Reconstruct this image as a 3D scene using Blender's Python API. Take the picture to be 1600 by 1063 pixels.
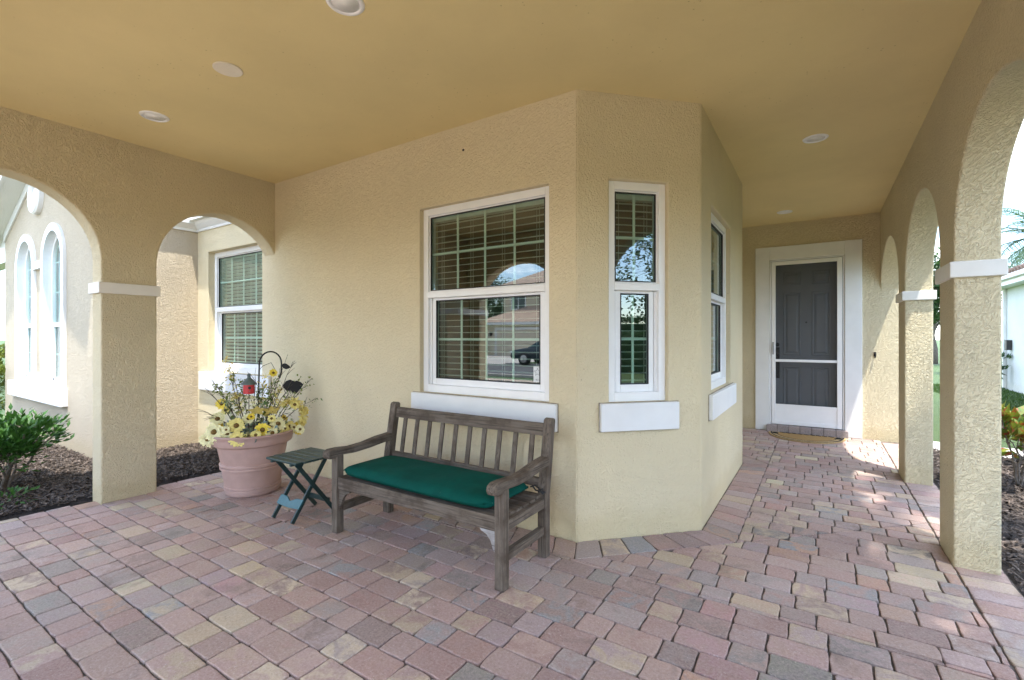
import bpy, bmesh, math, random
from mathutils import Vector, Matrix
from math import radians, sin, cos, pi, sqrt, atan2
R = random.Random(7)
for o in list(bpy.data.objects): bpy.data.objects.remove(o)
S = bpy.context.scene
COL = S.collection

# ------------------------------------------------------------------ camera
cam = bpy.data.cameras.new('camera'); camo = bpy.data.objects.new('camera', cam); COL.objects.link(camo)
YAW = 0.5762; CH = 1.43
camo.location = (0, 0, CH); camo.rotation_euler = (pi / 2, 0, YAW)
cam.sensor_width = 36; cam.lens = 740.76 / 1600 * 36; cam.shift_y = -3.9 / 1600
cam.clip_start = 0.05; cam.clip_end = 1500
S.camera = camo
# ------------------------------------------------------------------ sky, sun, exposure
SUN_T = Vector((-0.244, 0.171, -1)).normalized()           # the way the sunlight travels
sun = bpy.data.lights.new('sun', 'SUN'); suno = bpy.data.objects.new('sun', sun); COL.objects.link(suno)
sun.energy = 2.0; sun.angle = radians(1.2); sun.color = (1, .955, .88)
suno.rotation_euler = SUN_T.to_track_quat('-Z', 'Y').to_euler(); suno.location = (6, -4, 20)
W = bpy.data.worlds.new('World'); S.world = W; W.use_nodes = True
wn, wl = W.node_tree.nodes, W.node_tree.links; wn.clear()
wout = wn.new('ShaderNodeOutputWorld'); bg = wn.new('ShaderNodeBackground'); bg.inputs[1].default_value = .15
sky = wn.new('ShaderNodeTexSky'); sky.sky_type = 'NISHITA'; sky.sun_disc = False
sky.sun_elevation = math.asin(-SUN_T.z); sky.sun_rotation = atan2(-SUN_T.x, -SUN_T.y); sky.air_density = 1.0; sky.dust_density = .3; sky.ozone_density = 3.0
tc = wn.new('ShaderNodeTexCoord'); mp = wn.new('ShaderNodeMapping'); mp.inputs['Scale'].default_value = (1, 1, 2.2)
mp.inputs['Location'].default_value = (.35, .1, .0)
cn = wn.new('ShaderNodeTexNoise'); cn.inputs['Scale'].default_value = 3.1; cn.inputs['Detail'].default_value = 9; cn.inputs['Roughness'].default_value = .58
cr = wn.new('ShaderNodeValToRGB'); cr.color_ramp.elements[0].position = .49; cr.color_ramp.elements[1].position = .65
cmix = wn.new('ShaderNodeMixRGB'); cmix.inputs[2].default_value = (10.5, 10.8, 11.2, 1)
wl.new(tc.outputs['Generated'], mp.inputs[0]); wl.new(mp.outputs[0], cn.inputs[0]); wl.new(cn.outputs[0], cr.inputs[0])
wl.new(cr.outputs[0], cmix.inputs[0]); wl.new(sky.outputs[0], cmix.inputs[1]); wl.new(cmix.outputs[0], bg.inputs[0]); wl.new(bg.outputs[0], wout.inputs[0])
S.view_settings.view_transform = 'Standard'; S.view_settings.look = 'None'; S.view_settings.gamma = 1
S.view_settings.exposure = 2.42
S.render.engine = 'CYCLES'; S.cycles.use_denoising = True
S.cycles.max_bounces = 10; S.cycles.diffuse_bounces = 6; S.cycles.glossy_bounces = 4; S.cycles.transparent_max_bounces = 12; S.cycles.transmission_bounces = 4
S.cycles.sample_clamp_indirect = 8; S.cycles.caustics_reflective = False; S.cycles.caustics_refractive = False

# ------------------------------------------------------------------ measured plan (metres; corridor runs along +y)
XL, XLO = -5.175, -5.39       # left arcade, inner and outer face
YA = 3.038                    # wall with the big window
B1 = -1.434; B2 = -0.742; B2Y = YA + (B2 - B1); B3Y = 5.973   # bay corners
XR, XRO = 0.70, 0.916         # right arcade
YD = 8.317                    # wall of the front door
CE = 3.172                    # ceiling
WX, WY = -7.00, 1.97          # wing: side wall and gable front

# ------------------------------------------------------------------ materials
def nmat(name):
    m = bpy.data.materials.new(name); m.use_nodes = True
    nt = m.node_tree; b = nt.nodes['Principled BSDF']
    return m, nt.nodes, nt.links, b
def rgb(c): return (c[0], c[1], c[2], 1)
def noise(n, l, vec, scale, detail=4, rough=.55, dist=0):
    t = n.new('ShaderNodeTexNoise'); t.inputs['Scale'].default_value = scale; t.inputs['Detail'].default_value = detail
    t.inputs['Roughness'].default_value = rough; t.inputs['Distortion'].default_value = dist
    if vec is not None: l.new(vec, t.inputs['Vector'])
    return t.outputs[0]
def ramp(n, l, fac, p0, p1, c0=(0, 0, 0), c1=(1, 1, 1)):
    r = n.new('ShaderNodeValToRGB'); r.color_ramp.elements[0].position = p0; r.color_ramp.elements[1].position = p1
    r.color_ramp.elements[0].color = rgb(c0); r.color_ramp.elements[1].color = rgb(c1); l.new(fac, r.inputs[0]); return r.outputs[0]
def mix(n, l, fac, a, b, mode='MIX'):
    x = n.new('ShaderNodeMixRGB'); x.blend_type = mode
    for i, v in ((0, fac), (1, a), (2, b)):
        if isinstance(v, (int, float)): x.inputs[i].default_value = v
        elif isinstance(v, tuple): x.inputs[i].default_value = rgb(v)
        else: l.new(v, x.inputs[i])
    return x.outputs[0]
def bump(n, l, h, strength, dist, nrm=None):
    b = n.new('ShaderNodeBump'); b.inputs['Strength'].default_value = strength; b.inputs['Distance'].default_value = dist
    l.new(h, b.inputs['Height'])
    if nrm is not None: l.new(nrm, b.inputs['Normal'])
    return b.outputs[0]
def pos(n): return n.new('ShaderNodeNewGeometry').outputs['Position']
def objc(n): return n.new('ShaderNodeTexCoord').outputs['Object']
def plain(name, c, rough=.5, var=.08, scale=20, bstr=.0, bscale=200, metal=0, spec=.5, bdist=.002):
    m, n, l, b = nmat(name); p = pos(n)
    f = noise(n, l, p, scale, 4)
    lo = tuple(x * (1 - var) for x in c); hi = tuple(min(1, x * (1 + var)) for x in c)
    l.new(ramp(n, l, f, .3, .7, lo, hi), b.inputs['Base Color'])
    b.inputs['Roughness'].default_value = rough; b.inputs['Metallic'].default_value = metal; b.inputs['Specular IOR Level'].default_value = spec
    if bstr: l.new(bump(n, l, noise(n, l, p, bscale, 3), bstr, bdist), b.inputs['Normal'])
    return m
def stucco(name, c, strength=.9, scale=26, depth=.006, cover=(.40, .60), stain=True):
    m, n, l, b = nmat(name); p = pos(n)
    # skip-trowelled coat: worm-like ridges left on a smooth base
    rot = n.new('ShaderNodeVectorRotate'); rot.rotation_type = 'EULER_XYZ'; rot.inputs['Rotation'].default_value = (.62, .55, .75); l.new(p, rot.inputs['Vector'])
    mpg = n.new('ShaderNodeMapping'); mpg.inputs['Scale'].default_value = (.55, 1.25, 1.25); l.new(rot.outputs[0], mpg.inputs[0])
    a = noise(n, l, mpg.outputs[0], scale, 2.5, .5, 1.6)
    patch = noise(n, l, p, 2.6, 3, .6)
    pm_ = n.new('ShaderNodeMath'); pm_.operation = 'MULTIPLY_ADD'; pm_.inputs[1].default_value = .34; pm_.inputs[2].default_value = -.17; l.new(patch, pm_.inputs[0])
    ad = n.new('ShaderNodeMath'); ad.operation = 'ADD'; l.new(a, ad.inputs[0]); l.new(pm_.outputs[0], ad.inputs[1])
    ridge = ramp(n, l, ad.outputs[0], cover[0], cover[1])
    fine = noise(n, l, p, scale * 7, 4, .65)
    h = mix(n, l, .16, ridge, fine)
    l.new(bump(n, l, h, strength, depth), b.inputs['Normal'])
    big = noise(n, l, p, 1.3, 5, .6)
    col = mix(n, l, ramp(n, l, big, .35, .7), tuple(x * .95 for x in c), tuple(min(1, x * 1.04) for x in c))
    col = mix(n, l, ramp(n, l, fine, .25, .5, (.25, .25, .25), (0, 0, 0)), col, tuple(x * .72 for x in c))
    # scattered pits holding dirt
    v = n.new('ShaderNodeTexVoronoi'); v.inputs['Scale'].default_value = 19; l.new(p, v.inputs['Vector'])
    gate = ramp(n, l, noise(n, l, p, 3.3, 3), .50, .60)
    pit = mix(n, l, 1.0, ramp(n, l, v.outputs['Distance'], .05, .11, (1, 1, 1), (0, 0, 0)), gate, 'MULTIPLY')
    col = mix(n, l, mix(n, l, 1.0, pit, (.55, .55, .55), 'MULTIPLY'), col, (c[0] * .32, c[1] * .29, c[2] * .28))
    if stain:   # splash dirt close to the ground
        sx = n.new('ShaderNodeSeparateXYZ'); l.new(p, sx.inputs[0])
        z = n.new('ShaderNodeMath'); z.operation = 'ADD'; l.new(sx.outputs[2], z.inputs[0])
        z2 = n.new('ShaderNodeMath'); z2.operation = 'MULTIPLY'; z2.inputs[1].default_value = -.22; l.new(noise(n, l, p, 5, 5), z2.inputs[0]); l.new(z2.outputs[0], z.inputs[1])
        st = ramp(n, l, z.outputs[0], -.15, .12, (.30, .30, .30), (0, 0, 0))
        col = mix(n, l, st, col, (c[0] * .74, c[1] * .68, c[2] * .50))
    l.new(col, b.inputs['Base Color']); b.inputs['Roughness'].default_value = .85; b.inputs['Specular IOR Level'].default_value = .25
    return m
TAN = (.69, .598, .405)
M = {}
M['stucco'] = stucco('stucco_wall', TAN, .8, 40, .005, (.44, .62))
M['stucco_rough'] = stucco('stucco_arcade', TAN, 1.0, 42, .0065, (.41, .60))
M['stucco_wing'] = stucco('stucco_wing', (.54, .455, .335), 1.0, 40, .007, (.40, .58))
M['ceiling'] = stucco('ceiling_paint', (.72, .60, .315), .16, 60, .002, (.4, .6), False)
M['white'] = plain('white_paint', (.75, .75, .74), .45, .03, 6, .15, 90)
M['vinyl'] = plain('white_vinyl', (.84, .84, .84), .3, .02, 8)
M['trim'] = plain('cap_paint', (.74, .72, .68), .6, .05, 5, .25, 120)
M['muntin'] = plain('muntin_white', (.75, .80, .76), .35, .02)
M['soffit'] = plain('soffit_paint', (.74, .75, .72), .6, .03, 3)
M['caulk'] = plain('dirty_caulk', (.30, .25, .18), .8, .3, 25)
M['seal'] = plain('black_seal', (.02, .02, .02), .5, .1)
M['blind'] = plain('blind_slat', (.62, .64, .60), .45, .03)
M['sky_tint_blind'] = plain('blind_with_sky_tint', (.55, .66, .62), .7, .03)  # pale blind panel; sky reflected in the glass is put into its teal
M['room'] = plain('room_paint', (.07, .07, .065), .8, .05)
def glass(name, refl=1.0, tint=(.86, .93, .90), ior=1.75):
    m, n, l, b = nmat(name); n.remove(b)
    out = [x for x in n if x.type == 'OUTPUT_MATERIAL'][0]
    tr = n.new('ShaderNodeBsdfTransparent'); tr.inputs[0].default_value = rgb(tint)
    gl = n.new('ShaderNodeBsdfGlossy'); gl.inputs['Roughness'].default_value = .0; gl.inputs[0].default_value = rgb((.97, 1, .99))
    lw = n.new('ShaderNodeLayerWeight'); lw.inputs[0].default_value = .5
    pw = n.new('ShaderNodeMath'); pw.operation = 'POWER'; pw.inputs[1].default_value = 4.0; l.new(lw.outputs['Facing'], pw.inputs[0])
    ma = n.new('ShaderNodeMath'); ma.operation = 'MULTIPLY_ADD'; ma.inputs[1].default_value = 1 - refl; ma.inputs[2].default_value = refl; l.new(pw.outputs[0], ma.inputs[0])
    mx = n.new('ShaderNodeMixShader'); l.new(ma.outputs[0], mx.inputs[0]); l.new(tr.outputs[0], mx.inputs[1]); l.new(gl.outputs[0], mx.inputs[2])
    l.new(mx.outputs[0], out.inputs[0]); return m
M['glass'] = glass('window_glass', .155, (.60, .74, .67))
M['glass_green'] = glass('window_glass_low_e', .14, (.78, .95, .88))

def paver_mat():
    m, n, l, b = nmat('paver_concrete'); p = pos(n)
    a1 = n.new('ShaderNodeAttribute'); a1.attribute_name = 'tone_a'
    a2 = n.new('ShaderNodeAttribute'); a2.attribute_name = 'tone_b'
    f = ramp(n, l, noise(n, l, p, 8.5, 5, .62, 1.0), .42, .60)
    c = mix(n, l, f, a1.outputs['Color'], a2.outputs['Color'])
    fine = noise(n, l, p, 75, 6, .78)
    c = mix(n, l, ramp(n, l, fine, .38, .66, (.0, .0, .0), (.85, .85, .85)), mix(n, l, .28, c, (.06, .05, .045)), mix(n, l, .38, c, (.60, .52, .46)))
    scf = ramp(n, l, noise(n, l, p, 26, 6, .72, 1.5), .60, .70)
    c = mix(n, l, mix(n, l, 1, scf, (.38, .38, .38), 'MULTIPLY'), c, (.62, .55, .50))
    spk = ramp(n, l, noise(n, l, p, 120, 2, .5), .66, .72)
    c = mix(n, l, mix(n, l, 1, spk, (.55, .55, .55), 'MULTIPLY'), c, (.66, .60, .52))
    drk = ramp(n, l, noise(n, l, p, 95, 2, .5), .28, .35, (.55, .55, .55), (0, 0, 0))
    c = mix(n, l, drk, c, (.10, .085, .08))
    wear = ramp(n, l, noise(n, l, p, 2.2, 5, .62), .35, .72)
    c = mix(n, l, mix(n, l, 1, wear, (.22, .22, .22), 'MULTIPLY'), c, (.48, .41, .37))
    blk = ramp(n, l, noise(n, l, p, 3.1, 6, .66, .5), .58, .70)
    c = mix(n, l, mix(n, l, 1, blk, (.42, .42, .42), 'MULTIPLY'), c, (.11, .10, .085))
    l.new(c, b.inputs['Base Color'])
    l.new(ramp(n, l, fine, .2, .8, (.62, .62, .62), (.85, .85, .85)), b.inputs['Roughness'])
    b.inputs['Specular IOR Level'].default_value = .35
    h = mix(n, l, .5, noise(n, l, p, 60, 6, .72), noise(n, l, p, 14, 3))
    l.new(bump(n, l, h, .8, .005), b.inputs['Normal'])
    return m
M['paver'] = paver_mat()
M['sand'] = plain('joint_sand', (.12, .10, .085), .95, .4, 60, .6, 300)
def wood_mat(name, c0, c1, c2, axis):
    m, n, l, b = nmat(name); o = objc(n)
    mp = n.new('ShaderNodeMapping'); sc = [38, 38, 38]; sc[axis] = 2.4; mp.inputs['Scale'].default_value = sc; l.new(o, mp.inputs[0])
    g = noise(n, l, mp.outputs[0], 1.6, 6, .62, .5)
    c = mix(n, l, ramp(n, l, g, .32, .68), c0, c1)
    blot = noise(n, l, pos(n), 7, 5, .6)
    c = mix(n, l, ramp(n, l, blot, .48, .66, (0, 0, 0), (.75, .75, .75)), c, c2)
    mp2 = n.new('ShaderNodeMapping'); sc = [150, 150, 150]; sc[axis] = 3; mp2.inputs['Scale'].default_value = sc; l.new(o, mp2.inputs[0])
    crk = noise(n, l, mp2.outputs[0], 1, 3, .5)
    c = mix(n, l, ramp(n, l, crk, .32, .42, (.8, .8, .8), (0, 0, 0)), c, (.035, .028, .022))
    l.new(c, b.inputs['Base Color']); b.inputs['Roughness'].default_value = .8; b.inputs['Specular IOR Level'].default_value = .25
    l.new(bump(n, l, mix(n, l, .5, g, crk), .6, .003), b.inputs['Normal'])
    return m
for ax in range(3): M['wood%d' % ax] = wood_mat('teak_weathered_%d' % ax, (.088, .066, .048), (.195, .160, .128), (.062, .044, .031), ax)
M['wood_pale'] = wood_mat('teak_bleached', (.33, .31, .30), (.44, .42, .41), (.25, .22, .20), 0)
def fabric_mat():
    m, n, l, b = nmat('green_canvas'); p = pos(n)
    c = mix(n, l, ramp(n, l, noise(n, l, p, 9, 4), .3, .7), (.0008, .056, .042), (.0015, .080, .060))
    sp = ramp(n, l, noise(n, l, p, 42, 3, .6), .70, .76)
    c = mix(n, l, mix(n, l, 1, sp, (.35, .35, .35), 'MULTIPLY'), c, (.10, .20, .17))
    l.new(c, b.inputs['Base Color']); b.inputs['Roughness'].default_value = .82; b.inputs['Specular IOR Level'].default_value = .12
    l.new(bump(n, l, noise(n, l, p, 480, 2), .25, .001, bump(n, l, noise(n, l, p, 10, 3), .35, .012)), b.inputs['Normal'])
    return m
M['canvas'] = fabric_mat()
M['table_green'] = plain('green_resin', (.016, .042, .040), .42, .18, 30, .2, 160)
M['table_teal'] = plain('teal_resin', (.018, .105, .125), .4, .1, 30, .1, 160)
M['terracotta'] = plain('terracotta_plastic', (.46, .30, .255), .55, .10, 7, .15, 60)
M['soil'] = plain('potting_soil', (.05, .038, .03), .95, .4, 60, 1, 90)
M['iron'] = plain('black_iron', (.012, .012, .013), .45, .2, 30, .3, 80, .3)
M['red'] = plain('red_paint', (.55, .03, .035), .5, .12, 40)
M['zinc'] = plain('grey_green_roof', (.10, .13, .12), .5, .2, 40)
M['petal'] = plain('petal_cream_yellow', (.76, .64, .20), .6, .15, 60)
M['petal_pale'] = plain('petal_pale_yellow', (.80, .74, .40), .6, .15, 60)
M['petal_bright'] = plain('petal_bright_yellow', (.80, .60, .05), .6, .15, 60)
M['disc'] = plain('flower_centre', (.16, .09, .02), .85, .3, 200, .5, 300)
M['cutout'] = plain('ochre_cutout', (.52, .38, .08), .6, .15, 40)
M['twig'] = plain('twig_bark', (.10, .075, .055), .85, .3, 60, .5, 150)
M['sage'] = plain('sage_leaf', (.20, .26, .13), .65, .3, 60)
M['bluegrey'] = plain('grey_leaf', (.22, .30, .28), .65, .3, 60)
def leaf_mat(name, c0, c1, c2=None, rough=.45):
    m, n, l, b = nmat(name); p = pos(n)
    c = mix(n, l, ramp(n, l, noise(n, l, p, 9, 3), .3, .7), c0, c1)
    if c2: c = mix(n, l, ramp(n, l, noise(n, l, p, 23, 3), .52, .62), c, c2)
    l.new(c, b.inputs['Base Color']); b.inputs['Roughness'].default_value = rough
    out = [x for x in n if x.type == 'OUTPUT_MATERIAL'][0]
    t = n.new('ShaderNodeBsdfTranslucent'); l.new(c, t.inputs[0]); mx = n.new('ShaderNodeMixShader'); mx.inputs[0].default_value = .28
    l.new(b.outputs[0], mx.inputs[1]); l.new(t.outputs[0], mx.inputs[2]); l.new(mx.outputs[0], out.inputs[0])
    return m
M['leaf_shrub'] = leaf_mat('shrub_leaf', (.028, .095, .016), (.075, .19, .03))
M['leaf_yellow'] = leaf_mat('yellow_green_leaf', (.10, .17, .02), (.24, .27, .04))
M['leaf_tree'] = leaf_mat('tree_leaf', (.025, .06, .018), (.06, .115, .03))
M['leaf_hedge'] = leaf_mat('hedge_leaf', (.018, .055, .012), (.05, .12, .022))
M['leaf_croton'] = leaf_mat('croton_leaf', (.05, .13, .02), (.26, .28, .03), (.30, .05, .02))
M['leaf_palm'] = leaf_mat('palm_leaf', (.05, .10, .04), (.12, .19, .09))
M['bark'] = plain('bark', (.13, .105, .085), .9, .3, 12, 1, 25, bdist=.02)
M['twig_grey'] = plain('grey_stem', (.17, .14, .115), .85, .3, 40, .6, 90)
M['mulch'] = plain('mulch_base', (.035, .026, .021), .95, .4, 40, 1, 60, bdist=.02)
def chip_mat():
    m, n, l, b = nmat('mulch_chip'); p = pos(n)
    c = mix(n, l, ramp(n, l, noise(n, l, p, 24, 3), .35, .68), (.030, .023, .019), (.115, .085, .066))
    c = mix(n, l, ramp(n, l, noise(n, l, p, 47, 2), .62, .70), c, (.22, .18, .15))
    l.new(c, b.inputs['Base Color']); b.inputs['Roughness'].default_value = .9; return m
M['chip'] = chip_mat()
def grass_mat(name, a, b_, c_):
    m, n, l, b = nmat(name); p = pos(n)
    c = mix(n, l, ramp(n, l, noise(n, l, p, .9, 5, .6), .3, .7), a, b_)
    c = mix(n, l, ramp(n, l, noise(n, l, p, 40, 4, .7), .42, .7), c, c_)
    l.new(c, b.inputs['Base Color']); b.inputs['Roughness'].default_value = .8
    l.new(bump(n, l, noise(n, l, p, 90, 4, .7), 1, .03), b.inputs['Normal']); return m
M['lawn'] = grass_mat('lawn', (.032, .068, .012), (.05, .095, .016), (.07, .12, .024))
M['blade'] = leaf_mat('grass_blade', (.035, .08, .012), (.065, .12, .02))
M['drive'] = plain('driveway_pavers', (.50, .41, .32), .85, .15, 5, .3, 60)
M['asphalt'] = plain('asphalt', (.10, .10, .10), .9, .15, 8, .4, 150)
M['concrete'] = plain('concrete', (.47, .44, .40), .85, .12, 3, .3, 90)
M['neigh_wall'] = stucco('neighbour_stucco', (.60, .63, .62), .5, 26, .005, (.42, .6))
M['opp_wall'] = stucco('opposite_stucco', (.62, .54, .40), .4, 26, .005, (.42, .6))
M['rooftile'] = plain('roof_tile', (.20, .125, .095), .8, .35, 5, .5, 40)
M['rooftile_light'] = plain('roof_tile_light', (.42, .31, .23), .8, .25, 5, .5, 40)
M['garage'] = plain('garage_door_paint', (.58, .50, .38), .5, .03, 4)
M['shutter'] = plain('dark_pane', (.03, .05, .05), .1, .1)
M['car'] = plain('car_paint', (.02, .035, .045), .18, .05, 5)
M['carglass'] = plain('car_glass', (.03, .05, .06), .05, .05)
M['tyre'] = plain('tyre_rubber', (.015, .015, .015), .8, .1)
M['rim'] = plain('wheel_rim', (.4, .4, .4), .3, .1, 20, 0, 1, .8)
M['door'] = plain('grey_door_paint', (.155, .165, .175), .45, .05, 5, .12, 60)
M['brass'] = plain('dark_hardware', (.02, .018, .016), .35, .2, 40, 0, 1, .7)
M['alu'] = plain('grey_hardware', (.35, .35, .35), .3, .1, 40, 0, 1, .8)
M['coir'] = plain('coir', (.36, .215, .07), .95, .25, 90, 1, 400, bdist=.006)
M['coir_light'] = plain('coir_light', (.45, .31, .14), .95, .25, 90, 1, 400, bdist=.006)
M['coir_black'] = plain('coir_black', (.02, .016, .014), .95, .3, 90, 1, 400, bdist=.006)
M['reflector'] = plain('lamp_reflector', (.82, .82, .80), .3, .03, 20)
M['lens'] = plain('lamp_lens', (.82, .85, .86), .25, .03)
M['cover'] = plain('cover_plate', (.76, .70, .58), .5, .03)
M['sticker'] = plain('sticker_white', (.70, .72, .72), .5, .02)
M['sticker_ink'] = plain('sticker_ink', (.06, .06, .08), .6, .1)
M['knot'] = plain('dirt_spot', (.05, .045, .04), .9, .2)
def screen_mat():
    m, n, l, b = nmat('insect_screen'); out = [x for x in n if x.type == 'OUTPUT_MATERIAL'][0]
    b.inputs['Base Color'].default_value = (.035, .038, .042, 1); b.inputs['Roughness'].default_value = .7
    t = n.new('ShaderNodeBsdfTransparent'); mx = n.new('ShaderNodeMixShader'); mx.inputs[0].default_value = .30
    l.new(t.outputs[0], mx.inputs[1]); l.new(b.outputs[0], mx.inputs[2]); l.new(mx.outputs[0], out.inputs[0]); return m
M['screen'] = screen_mat()

# ------------------------------------------------------------------ mesh helpers
class MB:
    def __init__(s): s.v = []; s.f = []
    def add(s, vs, fs):
        k = len(s.v); s.v += [tuple(v) for v in vs]; s.f += [tuple(i + k for i in f) for f in fs]; return s
    def box(s, x0, x1, y0, y1, z0, z1):
        return s.add([(x0, y0, z0), (x1, y0, z0), (x1, y1, z0), (x0, y1, z0), (x0, y0, z1), (x1, y0, z1), (x1, y1, z1), (x0, y1, z1)],
                     [(0, 3, 2, 1), (4, 5, 6, 7), (0, 1, 5, 4), (1, 2, 6, 5), (2, 3, 7, 6), (3, 0, 4, 7)])
    def beam(s, a, b, w, h, up=(0, 0, 1)):
        a, b, up = Vector(a), Vector(b), Vector(up); d = (b - a).normalized(); x = d.cross(up).normalized() * w / 2; y = x.cross(d).normalized() * h / 2
        return s.add([a - x - y, a + x - y, a + x + y, a - x + y, b - x - y, b + x - y, b + x + y, b - x + y],
                     [(0, 3, 2, 1), (4, 5, 6, 7), (0, 1, 5, 4), (1, 2, 6, 5), (2, 3, 7, 6), (3, 0, 4, 7)])
    def tube(s, pts, rad, n=8):
        pts = [Vector(p) for p in pts]; k = len(pts); vs = []; fs = []
        if not isinstance(rad, (list, tuple)): rad = [rad] * k
        ref = None
        for i, p in enumerate(pts):
            t = (pts[min(i + 1, k - 1)] - pts[max(i - 1, 0)]).normalized()
            if ref is None: ref = t.orthogonal().normalized()
            ref = (ref - t * ref.dot(t)).normalized(); q = t.cross(ref)
            for j in range(n):
                a = 2 * pi * j / n; vs.append(p + (ref * cos(a) + q * sin(a)) * rad[i])
        for i in range(k - 1):
            for j in range(n): fs.append((i * n + j, i * n + (j + 1) % n, (i + 1) * n + (j + 1) % n, (i + 1) * n + j))
        fs.append(tuple(range(n - 1, -1, -1))); fs.append(tuple((k - 1) * n + j for j in range(n)))
        return s.add(vs, fs)
    def lathe(s, prof, n=48, c=(0, 0, 0)):
        vs = []; fs = []; k = len(prof)
        for r, z in prof:
            for j in range(n): a = 2 * pi * j / n; vs.append((c[0] + r * cos(a), c[1] + r * sin(a), c[2] + z))
        for i in range(k - 1):
            for j in range(n): fs.append((i * n + j, i * n + (j + 1) % n, (i + 1) * n + (j + 1) % n, (i + 1) * n + j))
        if prof[0][0] > 0: fs.append(tuple(range(n - 1, -1, -1)))
        if prof[-1][0] > 0: fs.append(tuple((k - 1) * n + j for j in range(n)))
        return s.add(vs, fs)
    def prism(s, poly, a, b):           # poly: list of 3D points; extruded by the vector b from offset a
        a, b = Vector(a), Vector(b); n = len(poly); p = [Vector(q) for q in poly]
        return s.add([q + a for q in p] + [q + a + b for q in p],
                     [tuple(range(n)), tuple(range(2 * n - 1, n - 1, -1))] + [(i, i + n, (i + 1) % n + n, (i + 1) % n) for i in range(n)])
    def build(s, name, mat, parent=None, world=False, smooth=False, bevel=0, seg=2, fix=True, sub=0):
        me = bpy.data.meshes.new(name); me.from_pydata(s.v, [], s.f)
        if fix:
            bm = bmesh.new(); bm.from_mesh(me); bmesh.ops.recalc_face_normals(bm, faces=bm.faces); bm.to_mesh(me); bm.free()
        return mesh_obj(name, me, mat, parent, world, smooth, bevel, seg, sub)
def mesh_obj(name, me, mat, parent=None, world=False, smooth=False, bevel=0, seg=2, sub=0):
    o = bpy.data.objects.new(name, me); COL.objects.link(o)
    if mat is not None and not me.materials: me.materials.append(M[mat] if isinstance(mat, str) else mat)
    if parent is not None:
        o.parent = parent
        if world: o.matrix_parent_inverse = basis_world(parent).inverted()
    if smooth: me.shade_smooth()
    if bevel:
        b = o.modifiers.new('bevel', 'BEVEL'); b.width = bevel; b.segments = seg; b.limit_method = 'ANGLE'; b.angle_limit = radians(35)
    if sub:
        b = o.modifiers.new('sub', 'SUBSURF'); b.levels = sub; b.render_levels = sub
    return o
def basis_world(o):
    m = o.matrix_basis.copy()
    if o.parent: m = basis_world(o.parent) @ o.matrix_parent_inverse @ m
    return m
def empty(name, loc=(0, 0, 0), rz=0, label=None, cat=None, group=None):
    o = bpy.data.objects.new(name, None); COL.objects.link(o); o.location = loc; o.rotation_euler = (0, 0, rz); o.empty_display_size = .2
    return tag(o, label, cat, group)
def tag(o, label=None, cat=None, group=None, kind=None):
    if label: o['label'] = label
    if cat: o['category'] = cat
    if group: o['group'] = group
    if kind: o['kind'] = kind
    return o
def copy_tree(o, parent=None):
    c = o.copy(); COL.objects.link(c)
    if parent is not None: c.parent = parent
    for ch in list(o.children): copy_tree(ch, c)
    return c
def jit(a): return R.uniform(-a, a)
#MARK-STRUCTURE

# ================================================================== GROUND
def sheet(name, x0, x1, y0, y1, z, mat, kind='structure'):
    o = MB().add([(x0, y0, z), (x1, y0, z), (x1, y1, z), (x0, y1, z)], [(0, 1, 2, 3)]).build(name, mat); o['kind'] = kind; return o
sheet('lawn', -400, 400, -400, 400, -.045, 'lawn')
sheet('road', -120, 120, -15.2, -8.6, -.036, 'asphalt')
sheet('pavement', -120, 120, -7.6, -6.2, -.034, 'concrete')
sheet('driveway', -22.8, -14.4, -25.6, -15.2, -.032, 'concrete')
sheet('driveway', -10.9, 5.5, -7.6, -1.42, -.030, 'drive')
sheet('garden_path', .99, 3.2, 8.05, 8.75, -.020, 'concrete')
kb = MB(); kb.box(-120, 120, -8.6, -8.45, -.06, .06); tag(kb.build('kerb', 'concrete', bevel=.02), kind='structure')
kb = MB(); kb.box(-120, -22.8, -15.35, -15.2, -.06, .06); kb.box(-14.4, 120, -15.35, -15.2, -.06, .06); tag(kb.build('kerb', 'concrete', bevel=.02), kind='structure')
mb_l = MB()      # planting bed on the left, ground slightly heaped
def heap(x0, x1, y0, y1, nx, ny, z0, amp, name):
    m = MB(); vs = []; fs = []
    rr = random.Random(3)
    for j in range(ny + 1):
        for i in range(nx + 1):
            e = min(1, min(i, nx - i, j, ny - j) / 2)
            vs.append((x0 + (x1 - x0) * i / nx, y0 + (y1 - y0) * j / ny, z0 + amp * e * rr.random()))
    for j in range(ny):
        for i in range(nx): k = j * (nx + 1) + i; fs.append((k, k + 1, k + nx + 2, k + nx + 1))
    m.add(vs, fs); o = m.build(name, 'mulch', smooth=True); o['kind'] = 'structure'; return o
heap(-11.0, -5.385, -2.0, YA + .02, 40, 36, -.012, .045, 'mulch_bed')
heap(.93, 2.75, -1.0, 8.02, 20, 70, -.018, .035, 'mulch_bed')

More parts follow.
